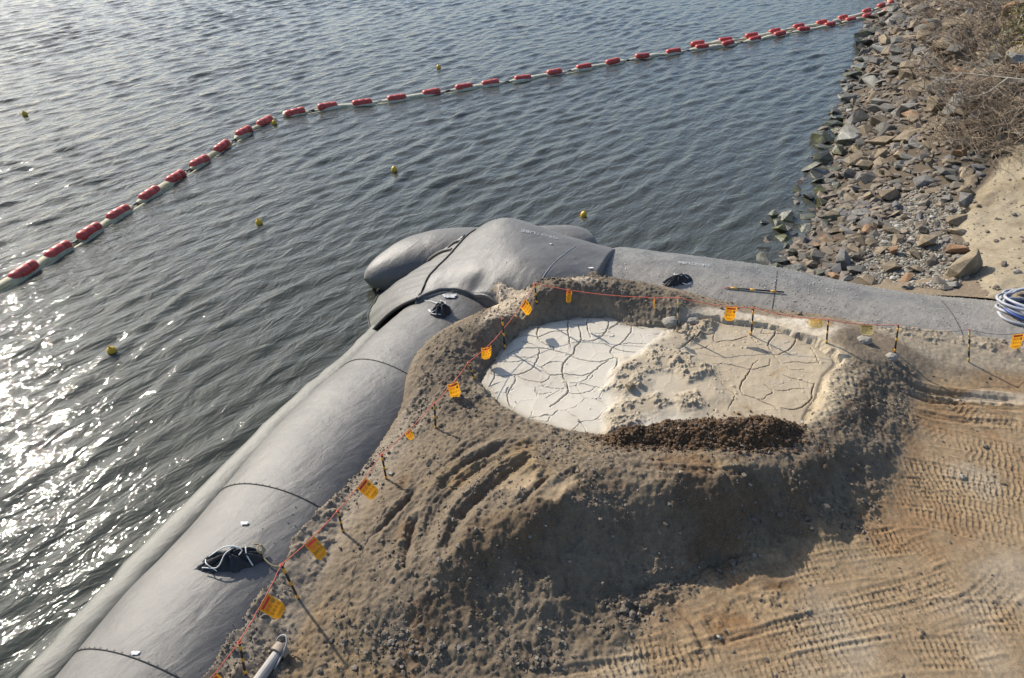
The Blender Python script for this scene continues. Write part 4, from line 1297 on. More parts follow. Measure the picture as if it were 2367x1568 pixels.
# hairline cracks closing the plates
vp = np.column_stack([rng.uniform(mxs[0], mxs[-1], 150), rng.uniform(mys[0], mys[-1], 150)])
wx_ = MX + 0.10 * fbm(MX, MY, .4, 3, 141); wy_ = MY + 0.10 * fbm(MX, MY, .4, 3, 142)
f1_ = np.full(MX.shape, 9.0); f2_ = np.full(MX.shape, 9.0)
for a_, b_ in vp:
    dd_ = np.hypot(wx_ - a_, wy_ - b_)
    f2_ = np.minimum(f2_, np.maximum(f1_, dd_)); f1_ = np.minimum(f1_, dd_)
hair = np.clip(1.2 - (f2_ - f1_) / 0.013, 0, 1) * sstep(-.05, .25, fbm(MX, MY, .8, 3, 143)) * (1 - np.clip(ridge1 + ridge2 + ridge3 + silt_mid, 0, 1)) * (1 - 0.75 * sstep(3.0, 4.0, MX))
crk = np.maximum(crk, 0.42 * hair)
# plates dry at slightly different levels and dish upwards at the edges
MZ += 0.006 * np.exp(-(f2_ - f1_) / 0.04)
MZ -= 0.085 * crk
MZ -= 0.03 * sstep(0.08, 0.0, mus)
mk = mus > -0.12
Mc = np.empty(MX.shape + (3,)); Mc[:] = (0.56, 0.51, 0.42)
m1 = fbm(MX, MY, 0.9, 4, 110)
right_pool = sstep(3.0, 4.2, MX + 0.4 * m1)
Mc = mixc(Mc, (0.41, 0.335, 0.235), right_pool)
stain = sstep(0.1, 0.6, fbm(MX, MY, 0.7, 5, 115, .6))
Mc = mixc(Mc, (0.42, 0.37, 0.29), 0.5 * stain)
Mc = mixc(Mc, (0.43, 0.355, 0.25), silt_mid * 0.7)
Mc = mixc(Mc, (0.33, 0.285, 0.21), sstep(0.22, 0.0, mus + 0.08 * fbm(MX, MY, 0.3, 4, 116)) * 0.7)
Mc = mixc(Mc, (0.34, 0.28, 0.195), np.clip(ridge1 + ridge2 + ridge3, 0, 1) * 0.75)
Mc = mixc(Mc, (0.30, 0.20, 0.10), mreg([(1755, 875), (1800, 850), (1830, 830), (1800, 870)], .08) * sstep(-.2, .3, fbm(MX, MY, .12, 3, 111)) * .8)
Mc = mixc(Mc, (0.26, 0.18, 0.10), mreg([(1680, 960), (1720, 930), (1740, 945), (1740, 970)], .08) * sstep(-.2, .3, fbm(MX, MY, .1, 3, 112)) * .8)
Mc *= 0.88 * (1 + 0.06 * m1)[..., None]
mq = mk[:-1, :-1] & mk[1:, 1:] & mk[:-1, 1:] & mk[1:, :-1]
mud = grid_obj('mud', MX, MY, MZ, mq, M['mud'], Mc)
tag(mud, kind='structure')
mud_under = grid_obj('wet_mud', MX[::8, ::8], MY[::8, ::8], np.full(MX[::8, ::8].shape, MUDZ - 0.30), mk[::8, ::8][:-1, :-1], M['soil'], np.full(MX[::8, ::8].shape + (3,), 0.08))
tag(mud_under, kind='structure')
MG = Grid(mx0, my0, MDX, np.where(mk, MZ, -9))

# dark fresh soil heap at the near edge of the pool
hpoly = [(1372, 1010), (1430, 985), (1500, 975), (1560, 965), (1640, 950), (1720, 945), (1790, 955), (1842, 980), (1858, 1010), (1838, 1046), (1760, 1064), (1640, 1062), (1500, 1056), (1420, 1046), (1376, 1030)]
hw_ = [at(*p, .75)[:2] for p in hpoly]
hl = smooth_path(np.array(hw_ + [hw_[0]]), .06)
qx = np.arange(hl[:, 0].min() - .3, hl[:, 0].max() + .3, .02); qy = np.arange(hl[:, 1].min() - .3, hl[:, 1].max() + .3, .02)
QX, QY = np.meshgrid(qx, qy)
qd, _, _ = line_field(hl, qx[0], qy[0], .02, len(qx), len(qy), 0.6)
qs = np.where(inside(hl, QX, QY), np.minimum(qd, .6), -np.minimum(qd, .6)) + 0.07 * fbm(QX, QY, .25, 3, 120)
base = np.maximum(HNEAR(QX, QY), 0)
QZ = base + 0.31 * sstep(0, .5, qs) + 0.10 * np.clip(fbm(QX, QY, .14, 4, 121, .65), -.3, 1) * sstep(-.1, .1, qs) - 0.02
tro = smooth_path([at(*p, .95)[:2] for p in [(1660, 975), (1740, 968), (1800, 975)]], .1)
td, _, _ = line_field(tro, qx[0], qy[0], .02, len(qx), len(qy), .5)
QZ -= 0.16 * np.exp(-(np.minimum(td, 9) / .14) ** 2)
qk = qs > -0.05
Qc = np.empty(QX.shape + (3,)); Qc[:] = (0.105, 0.06, 0.028)
Qc *= (1 + 0.35 * fbm(QX, QY, .3, 4, 122))[..., None]
qq = qk[:-1, :-1] & qk[1:, 1:] & qk[:-1, 1:] & qk[1:, :-1]
heap = grid_obj('soil_heap', QX, QY, QZ, qq, M['heap'], Qc)
tag(heap, 'dark brown heap of crumbly soil at the near edge of the mud pool', 'soil heap')
QG = Grid(qx[0], qy[0], .02, np.where(qk, QZ, -9))


def top(x, y):
    x = np.asarray(x, float); y = np.asarray(y, float)
    z = hgt(x, y)
    m_ = (x > mxs[1]) & (x < mxs[-2]) & (y > mys[1]) & (y < mys[-2])
    z = np.where(m_, np.maximum(z, MG(x, y)), z)
    q_ = (x > qx[1]) & (x < qx[-2]) & (y > qy[1]) & (y < qy[-2])
    return np.where(q_, np.maximum(z, QG(x, y)), z)


def spot(px, py):
    d = ray(px, py)
    t = np.arange(5.0, 95.0, 0.015)
    z = CAMZ + d[2] * t
    hh = np.maximum(top(d[0] * t, d[1] * t), WATER)
    k = int(np.argmax(z < hh))
    return np.array([d[0] * t[k], d[1] * t[k], hh[k]])


# ------------------------------------------------------------------ silt boom
def capsule(L, r, seg=20):
    prof = []
    for k in range(7):
        a = math.pi / 2 * k / 6
        prof.append((-L / 2 + 0.75 * r - 0.75 * r * math.cos(a), r * (0.25 + 0.75 * math.sin(a)) if k else 0.0))
    mid = [(-L / 6 - .012, r), (-L / 6, r * .955), (-L / 6 + .012, r), (L / 6 - .012, r), (L / 6, r * .955), (L / 6 + .012, r)]
    prof = prof + mid + [(-x, y) for x, y in prof[::-1]]
    V = []; F = []
    for x, y in prof:
        for k in range(seg):
            a = 2 * math.pi * k / seg
            V.append((x, y * math.cos(a), y * math.sin(a)))
    for i in range(len(prof) - 1):
        for k in range(seg):
            F.append((i * seg + k, i * seg + (k + 1) % seg, (i + 1) * seg + (k + 1) % seg, (i + 1) * seg + k))
    return V, F


fv_, ff_ = capsule(1.0, 0.19)
float_me = bpy.data.meshes.new('float')
float_me.from_pydata(fv_, [], ff_); float_me.polygons.foreach_set('use_smooth', [True] * len(ff_)); float_me.materials.append(M['float'])
a_ = np.linspace(0, 2 * math.pi, 20)
sv, sf = tube_arrays(np.stack([np.zeros(20), .192 * np.cos(a_), .192 * np.sin(a_)], -1), .008, 4)
strap_me = bpy.data.meshes.new('strap'); strap_me.from_pydata([tuple(v) for v in sv], [], [tuple(dict.fromkeys(f)) for f in sf]); strap_me.materials.append(M['float_strap'])


def boom(label, pts, float_idx_dir, sunk=0.07, start=None, end=None, skirt=False, seed=0):
    r0 = np.random.default_rng(seed)
    root = empty('silt_boom', (*at(*pts[len(pts) // 2], WATER)[:2], WATER))
    tag(root, label, 'floating boom', 'booms of red floats on the water')
    W = [at(*p, WATER + .08) for p in pts]
    path_pts = ([at(*start, WATER)] if start else []) + W + ([at(*end, WATER)] if end else [])
    line = smooth_path(path_pts, 0.1)
    cen = np.array(W)
    dmin = np.min(np.hypot(line[:, None, 0] - cen[None, :, 0], line[:, None, 1] - cen[None, :, 1]), axis=1)
    fl = sstep(0.75, 0.35, dmin)
    wob = vnoise(np.arange(len(line)) * .13, np.zeros(len(line)), seed + 5)
    rr = np.where(fl > 0, 0.15 + 0.09 * fl, 0.15) * (0.75 + .5 * wob)
    # pinched where two lengths are laced together
    mids = (cen[:-1] + cen[1:]) / 2
    pin = [i for i in range(len(mids)) if (i + seed) % 2 == 0]
    for i in pin:
        dd = np.hypot(line[:, 0] - mids[i, 0], line[:, 1] - mids[i, 1])
        rr *= 1 - 0.72 * np.exp(-(dd / 0.30) ** 2)
    line2 = line.copy(); line2[:, 2] = WATER + 0.035 - 0.06 * fl + 0.03 * wob
    v, f = tube_arrays(line2, rr, 10, True, 0.62)
    sl = from_py('fabric_sleeve', v, f, M['sleeve_grey'] if skirt else M['sleeve'], None)
    part_of(sl, root)
    sk = line.copy(); sk[:, 2] = WATER - 0.02
    nrm = np.gradient(line[:, :2], axis=0); nrm /= np.linalg.norm(nrm, axis=1)[:, None] + 1e-9
    sk[:, :2] += np.stack([nrm[:, 1], -nrm[:, 0]], -1) * 0.20 * np.sign(nrm[:, :1] + 1e-9)
    v, f = tube_arrays(sk, 0.05 + 0.06 * wob, 6, True, 0.5)
    part_of(from_py('sleeve_hem', v, f, M['sleeve'], None), root)
    for i in pin:
        d = cen[i + 1] - cen[i]; d /= np.linalg.norm(d)
        c = mids[i] * [1, 1, 0] + [0, 0, WATER + .06]
        part_of(tube_obj('connector', [c - d * .14, c + d * .14], .06, M['connector'], None, 6, .6), root)
    for i, c in enumerate(cen):
        d = (cen[min(i + 1, len(cen) - 1)] - cen[max(i - 1, 0)])
        yaw = math.atan2(d[1], d[0]) + r0.normal(0, .05)
        o = link(bpy.data.objects.new('float', float_me))
        o.location = (c[0], c[1], WATER + sunk + r0.normal(0, .012)); o.rotation_euler = (r0.uniform(0, 3), r0.normal(0, .03), yaw)
        part_of(o, root)
        for xx in (-.2, .2):
            s = link(bpy.data.objects.new('strap', strap_me)); s.parent = o; s.location = (xx, 0, 0)
    return root


left_pts = [(55, 629), (135, 581), (207, 537), (274, 494), (346, 449), (406, 411), (461, 374), (513, 340), (564, 307), (612, 281)]
boom('string of dark red floats with cream fabric running to the left edge', left_pts, 0, .09, start=(-40, 690), end=(634, 276), seed=1)
mid_pts = [(682, 261), (757, 248), (837, 239), (917, 228), (997, 215), (1072, 203), (1133, 194), (1208, 182), (1281, 169), (1349, 157), (1416, 145), (1484, 132), (1556, 121), (1622, 111), (1682, 102), (1744, 92), (1802, 80), (1857, 70), (1918, 58), (1966, 47), (2004, 38), (2051, 25)]
boom('long string of red floats with grey fabric crossing the water to the rocky shore', mid_pts, 0, .10, start=(655, 266), end=(2062, 34), skirt=True, seed=2)
back_pts = [(1612, 102), (1676, 95), (1736, 86), (1790, 74), (1845, 63), (1898, 55), (1947, 43), (2002, 28), (2036, 15), (2058, 6), (2050, -8)]
boom('second short string of red floats just behind the other, ending at the rocks', back_pts, 0, .12, end=(2075, -25), skirt=True, seed=3)

# yellow marker buoys
bv, bf_ = [], []
prof = [(0, -.16), (.09, -.16), (.14, -.11), (.155, 0), (.14, .10), (.09, .15), (.05, .17), (.03, .20), (0, .21)]
for r_, z_ in prof:
    for k in range(14):
        bv.append((r_ * math.cos(k * math.pi / 7), r_ * math.sin(k * math.pi / 7), z_))
for i in range(len(prof) - 1):
    for k in range(14):
        bf_.append((i * 14 + k, i * 14 + (k + 1) % 14, (i + 1) * 14 + (k + 1) % 14, (i + 1) * 14 + k))
buoy_me = bpy.data.meshes.new('buoy_body'); buoy_me.from_pydata(bv, [], bf_); buoy_me.materials.append(M['buoy']); buoy_me.polygons.foreach_set('use_smooth', [True] * len(bf_))
eye_a = np.linspace(0, 2 * math.pi, 12)
ev, ef = tube_arrays(np.stack([.035 * np.cos(eye_a), 0 * eye_a, .22 + .035 * np.sin(eye_a)], -1), .012, 5)
eye_me = bpy.data.meshes.new('rope_eye'); eye_me.from_pydata([tuple(v) for v in ev], [], [tuple(dict.fromkeys(f)) for f in ef]); eye_me.materials.append(M['buoy'])
for (px, py, sc, lab) in [(57, 264, 1.0, 'small yellow buoy far out on bright water near the left edge'), (1014, 156, 1.05, 'small yellow buoy floating beyond the long string of red floats'),
                          (911, 392, .95, 'small yellow buoy midway between the long boom and the low tube lobe'), (599, 515, .95, 'small yellow buoy on open water below the bend in the red boom'),
                          (1349, 497, .95, 'small yellow buoy just behind the lettered hump of the grey tube'), (259, 812, 1.0, 'small yellow buoy in the sparkling water at lower left'),
                          (634, 284, .9, 'small yellow buoy touching the upper end of the left boom')]:
    p = at(px, py, WATER + .05)
    r_ = empty('marker_buoy', p); r_.scale = (sc * .78,) * 3; r_.rotation_euler = (random.uniform(-.25, .25), random.uniform(-.25, .25), random.uniform(0, 3))
    tag(r_, lab, 'buoy', 'yellow buoys on the water')
    for me, nm in ((buoy_me, 'buoy_body'), (eye_me, 'rope_eye')):
        link(bpy.data.objects.new(nm, me), r_)

# ------------------------------------------------------------------ warning stakes, rope and flags
CAMP = np.array([0, 0, CAMZ])


def stake_pose(b, t):
    B = spot(*b)
    d = ray(*t); d = d / np.linalg.norm(d)
    # point on the sight line nearest to the vertical through B
    k = ((B[0] - CAMP[0]) * d[0] + (B[1] - CAMP[1]) * d[1]) / (d[0] ** 2 + d[1] ** 2)
    return B, CAMP + d * k


def make_stake(B, Tp, label, faded=False, group='striped warning stakes round the mud pool', name='warning_stake', r=0.021):
    root = empty(name, B)
    tag(root, label, 'warning stake', group)
    d = Tp - B; L = np.linalg.norm(d); u = d / L
    tocam = np.array([0.3, -1.0, 0.2])
    fr = lambda a, b_: [B + u * (L * a), B + u * (L * b_)]
    part_of(tube_obj('pole', [B - u * .15, B + u * L * .97], r * .93, M['bare_pipe'] if faded else M['black_paint'], None, 10), root)
    yl = M['faded_yellow'] if faded else M['yellow_paint']
    for a, b_ in ((.03, .14), (.42, .53), (.77, .90)):
        part_of(tube_obj('yellow_band', fr(a, b_), r, yl, None, 12), root)
    if faded:
        for a, b_ in ((.2, .36), (.58, .72)):
            part_of(tube_obj('black_band', fr(a, b_), r * .98, M['black_paint'], None, 12), root)
    a_ = np.linspace(0, 2 * math.pi, 14)
    part_of(tube_obj('rope_ring', np.stack([Tp[0] + 1.2 * r * np.cos(a_), Tp[1] + 1.2 * r * np.sin(a_), np.full(14, Tp[2] - .01)], -1), .007, M['red_rope'], None, 5), root)
    return root


STK = [((568, 1560), (553, 1484), 'black and yellow stake standing beside the grey pipe at the bottom edge'),
       ((690, 1385), (650, 1305), 'black and yellow stake leaning left, next to the long tied black sleeve'),
       ((793, 1230), (781, 1180), 'black and yellow stake among round stones between two readable flags'),
       ((893, 1108), (882, 1050), 'black and yellow stake beside three pale cobbles at the foot of the mound'),
       ((1007, 992), (1004, 932), 'black and yellow stake just up the rope from the small crumpled flag'),
       ((1096, 876), (1083, 837), 'short stake half buried in the left berm where the rope bends'),
       ((1167, 806), (1161, 736), 'black and yellow stake against the left inner edge of the cracked mud'),
       ((1241, 702), (1236, 655), 'black and yellow stake on the highest corner of the berm below the hump'),
       ((1565, 768), (1569, 688), 'stake with worn paint standing in the clods between the two mud pools'),
       ((1736, 775), (1742, 712), 'black and yellow stake standing in the right mud pool with a long shadow'),
       ((1910, 794), (1915, 739), 'black and yellow stake on the small soil lump at the back right of the pool'),
       ((2068, 815), (2077, 751), 'black and yellow stake with red rope knotted round its top, right of the soil lump'),
       ((2239, 838), (2241, 762), 'thin faded stake nearest the hose coil on the open pad')]
tops = []
for i, (b, t, lab) in enumerate(STK):
    B, Tp = stake_pose(b, t)
    tops.append(Tp)
    make_stake(B, Tp, lab, faded=i in (8, 12))
# one stake lying on the right tube
La, Lb = spot(1676, 668), spot(1797, 678)
La[2] = tubeZ(La[:1], La[1:2])[0] + .035; Lb[2] = tubeZ(Lb[:1], Lb[1:2])[0] + .035
make_stake(Lb, La, 'black and yellow striped stake lying flat on the dusty right tube', group='striped warning stakes round the mud pool')


def project(p):
    v = np.asarray(p) - CAMP
    dep = v @ FW
    return np.stack([CX + FPX * (v @ RT) / dep, CY - FPX * (v @ UP) / dep], -1)


def rope_line(pts, sag=0.06):
    out = []
    for a, b in zip(pts[:-1], pts[1:]):
        n = max(4, int(np.linalg.norm(b - a) / .06))
        t = np.linspace(0, 1, n, endpoint=False)[:, None]
        seg = a + (b - a) * t
        seg[:, 2] -= (4 * t * (1 - t))[:, 0] * sag * np.linalg.norm(b - a) / 1.6
        out.append(seg)
    out.append(np.array([pts[-1]]))
    return np.vstack(out)


start = at(440, 1620, .6)
t7 = tops[6] - np.array([0, -.03, .35])
rope_pts = [start] + tops[:6] + [t7] + tops[7:12]
RL = rope_line(rope_pts)
RL[:, :2] += 0.004 * np.random.default_rng(5).normal(size=(len(RL), 2))
tag(tube_obj('safety_rope', RL, 0.0075, M['red_rope'], None, 6), 'thin orange red rope strung from stake to stake around the mud pool', 'rope')
RL2 = rope_line([tops[11] - np.array([0, 0, .06]), tops[12], at(2367, 770, .75), at(2480, 776, .75)], .09)
tag(tube_obj('thin_line', RL2, 0.006, M['grey_line'], None, 5), 'thin dull grey line running on to the right from the last red-roped stake', 'line')
ALLR = np.vstack([RL, RL2]); ALLP = project(ALLR)

FONT = {}
for key, body in (('danger', '\uc704\ud5d8!'), ('fall', '\ucd94\ub77d\uc8fc\uc758')):
    FONT[key] = text_arrays(body, 1.0)


def norm_text(key, w):
    V, F = FONT[key]
    V = V[:, :2].copy(); V -= (V.max(0) + V.min(0)) / 2
    V *= w / (V[:, 0].max() - V[:, 0].min())
    return V, F


def make_flag(px, py, label, down, wid=.25, hei=.34, curl=0.0, faded=False, along=1.0, twist=0.0):
    k = int(np.argmin(np.hypot(*(ALLP - np.array([px, py])).T)))
    A = ALLR[k]
    tdir = ALLR[min(k + 2, len(ALLR) - 1)] - ALLR[max(k - 2, 0)]; tdir /= np.linalg.norm(tdir)
    dn = np.array(down, float); dn -= tdir * (dn @ tdir) * along; dn /= np.linalg.norm(dn)
    n_ = np.cross(tdir, dn); n_ /= np.linalg.norm(n_)
    if n_ @ (CAMP - A) > 0: tdir = -tdir
    n_ = np.cross(tdir, dn); n_ = -n_ if n_ @ (CAMP - A) < 0 else n_
    if twist:
        R_ = Matrix.Rotation(twist, 3, Vector(dn))
        tdir = np.array(R_ @ Vector(tdir)); n_ = np.array(R_ @ Vector(n_))

    def mp(u, v, lift):
        a = u * curl
        uu = u if curl == 0 else np.sin(u * curl) / curl
        bend = 0 * u if curl == 0 else (1 - np.cos(u * curl)) / curl
        wv = 0.012 * np.sin(v * 16 + u * 7) * (v / hei)
        return A + np.outer(uu, tdir) + np.outer(v + .012, dn) + np.outer(-bend + wv + lift, n_)
    root = empty('warning_flag', A)
    tag(root, label, 'warning flag', 'small warning flags on the rope')
    nu, nv = 11, 13
    uu, vv = np.meshgrid(np.linspace(-.5, .5, nu), np.linspace(0, 1, nv))
    vmax = 1 - 0.9 * np.clip(np.abs(uu) - .28, 0, 1)
    V = mp((uu * wid).ravel(), (vv * vmax * hei).ravel(), 0.0)
    idx = np.arange(nu * nv).reshape(nv, nu)
    q = np.stack([idx[:-1, :-1], idx[:-1, 1:], idx[1:, 1:], idx[1:, :-1]], -1).reshape(-1, 4)
    sheet = obj_np('flag_sheet', V, q, M['flag_faded'] if faded else M['flag'], None)
    part_of(sheet, root)
    red, blk, dul = (M['flag_dull'],) * 3 if faded else (M['flag_red'], M['flag_black'], M['flag_dull'])

    def bar(name, u0, u1, v0, v1, mat):
        a, b = np.meshgrid(np.linspace(u0, u1, 9) * wid, np.linspace(v0, v1, 3) * hei)
        V = mp(a.ravel(), b.ravel(), 0.004)
        ix = np.arange(27).reshape(3, 9)
        o = obj_np(name, V, np.stack([ix[:-1, :-1], ix[:-1, 1:], ix[1:, 1:], ix[1:, :-1]], -1).reshape(-1, 4), mat, None)
        part_of(o, root)
    bar('red_bar', -.40, .40, .06, .18, red)
    bar('pictogram', .20, .40, .24, .42, dul)
    bar('small_print', -.30, .30, .80, .825, dul)
    bar('small_print', -.22, .22, .855, .88, dul)
    for key, w, u0, v0, mat in (('danger', .50, -.12, .33, red), ('fall', .82, 0, .60, blk)):
        TV, TF = norm_text(key, w * wid)
        V = mp(TV[:, 0] + u0 * wid, v0 * hei - TV[:, 1] * 1.15, 0.004)
        part_of(from_py('lettering', V, TF, mat, None, False), root)
    return root


lee = np.array([0.75, -0.15, -0.62])
hang = np.array([0.0, -0.25, -1.0])
make_flag(484, 1572, 'orange warning flag cut off by the bottom edge of the picture', lee)
make_flag(604, 1388, 'orange warning flag between the bottom stake and the leaning stake, lettering clearly readable', lee)
make_flag(716, 1245, 'orange warning flag just below the stake among round stones', lee)
make_flag(830, 1112, 'orange warning flag below the pale cobbles at the foot of the mound', lee)
make_flag(938, 992, 'small crumpled orange flag half hidden on the rope above the tube edge', (0.5, -.1, -.8), .16, .17, 9.0)
make_flag(1042, 880, 'narrow orange flag seen nearly edge-on against the dark left berm', (0.25, 0, -1), .24, .34, 5.0, twist=.9)
make_flag(1134, 810, 'curled orange flag hanging over the left rim of the cracked mud', (0.05, 0, -1), .26, .30, 6.0, twist=.6)
make_flag(1208, 697, 'orange flag on the steep rope beside the pale mud lobe', (0.45, 0, -.9), .26, .34, 2.0)
make_flag(1312, 672, 'thin twisted orange flag just right of the highest stake', (0.12, 0, -1), .20, .34, 9.0, twist=.8)
make_flag(1510, 692, 'orange flag seen fully edge-on as a thin strip over the back berm', hang, .20, .22, 2.0, twist=1.45)
make_flag(1692, 709, 'orange flag with readable lettering above the right mud pool', hang, .26, .33, 2.5)
make_flag(1885, 735, 'faded cream flag blown up along the rope behind the right mud pool', (0.1, -.9, -.35), .30, .22, 1.5, True)
make_flag(2003, 754, 'faded pale yellow flag hanging over the small soil lump', (0, -.6, -.7), .30, .22, 1.0, True)
make_flag(2352, 769, 'orange flag by itself at the right edge below the hose coil', hang, .27, .36, 1.0)

# ------------------------------------------------------------------ riprap
ICO = None


def ico(sub):
    bm = bmesh.new(); bmesh.ops.create_icosphere(bm, subdivisions=sub, radius=1.0)
    V = np.array([v.co[:] for v in bm.verts]); F = np.array([[v.index for v in f.verts] for f in bm.faces]); bm.free()
    return V, F


def hull_rock(seed, bevel=0.05, boxy=0.6, npt=16):
    r0 = random.Random(seed)
    bm = bmesh.new()
    for _ in range(npt):
        v = Vector((r0.gauss(0, 1), r0.gauss(0, 1), r0.gauss(0, 1))).normalized()
        m = max(abs(v.x), abs(v.y), abs(v.z))
        v = v * (1 - boxy) + v / m * boxy * .85
        bm.verts.new(v * r0.uniform(.82, 1.0))
    res = bmesh.ops.convex_hull(bm, input=bm.verts)
    junk = [e for e in res['geom_interior'] if isinstance(e, bmesh.types.BMVert)]
    bmesh.ops.delete(bm, geom=junk, context='VERTS')
    bmesh.ops.dissolve_limit(bm, angle_limit=math.radians(14), verts=bm.verts, edges=bm.edges)
    bmesh.ops.bevel(bm, geom=list(bm.edges), offset=bevel, segments=1, affect='EDGES', clamp_overlap=True)
    bmesh.ops.triangulate(bm, faces=bm.faces)
    me = bpy.data.meshes.new('rock'); bm.to_mesh(me); bm.free()
    me.materials.append(M['rock'])
    return me


ROCKM = [hull_rock(100 + i, .018 + .012 * (i % 3), .5 + .1 * (i % 5), 10 + (i % 4) * 2) for i in range(22)]
BOX = hull_rock(512, .03, .92, 26)
PAL = {'dark grey': (0.105, 0.096, 0.08), 'grey': (0.17, 0.158, 0.135), 'brown': (0.18, 0.138, 0.088), 'tan': (0.26, 0.20, 0.125), 'rust brown': (0.24, 0.14, 0.075), 'pale grey': (0.25, 0.24, 0.205)}


def put_rock(name, me, loc, dims, rot, colour, label, cat='rock', group=None):
    o = link(bpy.data.objects.new(name, me))
    o.location = loc; o.rotation_euler = rot; o.scale = [d / 2 for d in dims]
    c = np.array(PAL[colour]) * random.uniform(.85, 1.15)
    o.color = (*c, 1)
    tag(o, label, cat, group)
    return o


hero = [(2222, 642, (1.15, .75, 1.1), (.25, -.2, .5), 'tan', 'large upright tan boulder standing alone where the tube meets the sand', .30),
        (1902, 566, (1.75, .85, .28), (-.12, .02, .30), 'rust brown', 'largest flat reddish brown slab lying tilted on the beach near the tube', .05),
        (2008, 522, (1.0, .75, .25), (.15, .1, .3), 'grey', 'broad smooth grey slab in the middle of the pebble beach', .05),
        (2052, 462, (.8, .6, .5), (.2, .1, .4), 'tan', 'blocky tan rock beside the upper pebble patch', .18),
        (2214, 520, (.85, .6, .45), (0, .1, .1), 'tan', 'square-edged tan block at the edge of the sand', .12),
        (2146, 572, (.85, .6, .45), (.1, -.1, .2), 'tan', 'rounded tan rock with a pale top low on the beach', .14),
        (2190, 466, (.6, .5, .3), (.2, .2, .7), 'grey', 'flat grey rock among pebbles close to the sand lip', .1),
        (1888, 604, (.7, .6, .5), (.6, .3, .9), 'dark grey', 'pointed dark grey rock leaning at the waterline by the tube', .1),
        (1948, 618, (.55, .85, .55), (.5, .1, -.4), 'grey', 'tall grey blade of rock standing next to the tube edge', .15),
        (1985, 632, (.85, .5, .28), (.1, .0, .1), 'dark grey', 'dark grey slab with layered face resting against the right tube', .08),
        (2062, 628, (.75, .55, .35), (.1, .1, .1), 'brown', 'brown layered rock between the slab and the pebbles by the tube', .1),
        (2095, 655, (.65, .3, .25), (.1, -.3, .5), 'rust brown', 'orange brown splinter of rock lying at the tube edge', .08),
        (2068, 592, (.4, .4, .5), (.3, .3, .2), 'rust brown', 'small pointed reddish rock standing among the beach stones', .12),
        (1968, 232, (1.6, 1.1, .45), (.1, .1, .1), 'grey', 'big flat grey block jutting into the water halfway along the shore', .1),
        (1945, 276, (1.5, .9, .4), (.0, .2, .5), 'pale grey', 'pale algae-streaked slab sloping into the water along the shore', .0),
        (1787, 505, (.45, .4, .3), (.2, .3, .2), 'pale grey', 'algae-covered rock standing alone in the water off the beach', .12),
        (1770, 520, (.5, .3, .2), (.0, .4, .4), 'dark grey', 'low green weedy rock in the water beside the lone algae-covered one', .02),
        (1835, 592, (.45, .4, .3), (.2, .1, .8), 'dark grey', 'dark wet rock at the corner of tube and water', .05)]
placed = []
for px, py, dims, rot, colr, lab, lift in hero:
    p = spot(px, py)
    if py < 530 and px < 1800: p = at(px, py, WATER)
    put_rock('rock', BOX if 'boulder' in lab or 'block' in lab else ROCKM[(int(px) + int(py)) % 22], (p[0], p[1] + .1, p[2] + lift), dims, rot, colr, lab)
    placed.append((p[0], p[1], max(dims[:2]) * .42))

shore = [(1728, 628), (1772, 548), (1826, 470), (1862, 400), (1895, 320), (1920, 245), (1952, 190), (1982, 120), (2001, 55), (2050, 5), (2070, -30)]
inner = [(2420, -30), (2420, 80), (2400, 200), (2380, 300), (2335, 352), (2290, 372), (2255, 420), (2225, 490), (2230, 560), (2240, 640), (2200, 672), (2050, 664), (1900, 640)]
bank_poly = [at(*p, WATER)[:2] for p in shore] + [spot(*p)[:2] if p[1] > 20 else at(*p, 1.5)[:2] for p in inner]
bank_poly = np.array(bank_poly)
peb_poly = np.array([spot(*p)[:2] for p in [(1960, 640), (1965, 600), (2010, 565), (2050, 520), (2075, 470), (2090, 440), (2140, 428), (2195, 440), (2220, 480), (2222, 540), (2205, 580), (2242, 640), (2190, 672), (2040, 662)]])
bx0, by0 = bank_poly.min(0); bx1, by1 = bank_poly.max(0)
shore_w = np.array([at(*p, WATER)[:2] for p in shore])
rk = np.random.default_rng(17)
cells = {}


def try_place(x, y, r):
    c = 1.2
    ci, cj = int(x / c), int(y / c)
    for i in range(ci - 2, ci + 3):
        for j in range(cj - 2, cj + 3):
            for (a, b, q) in cells.get((i, j), ()):
                if (a - x) ** 2 + (b - y) ** 2 < (r + q) ** 2: return False
    cells.setdefault((ci, cj), []).append((x, y, r))
    return True


for a, b, q in placed:
    cells.setdefault((int(a / 1.2), int(b / 1.2)), []).append((a, b, q))
cand = []
for pas, (Lmin, Lmax, tries) in enumerate([(1.0, 1.65, 6000), (0.62, 1.0, 12000), (0.38, 0.62, 18000), (0.2, 0.36, 16000)]):
    xs = rk.uniform(bx0, bx1, tries); ys = rk.uniform(by0, by1, tries)
    good = inside(bank_poly, xs, ys)
    pb = inside(peb_poly, xs, ys)
    hz = np.maximum(top(xs, ys), WATER - .10)
    Ls = rk.uniform(Lmin, Lmax, tries)
    for x, y, ok_, p_, z, L in zip(xs, ys, good, pb, hz, Ls):
        if not ok_: continue
        near = y < 27
        if near and L > 1.0: continue
        if p_ and (L > .75 or rk.random() < .12): continue
        if L < .34 and y > 36: continue
        if try_place(x, y, L * .285):
            cand.append((x, y, z, L))
cand.sort(key=lambda c: -c[3] / math.hypot(c[0], c[1], c[2] - CAMZ))

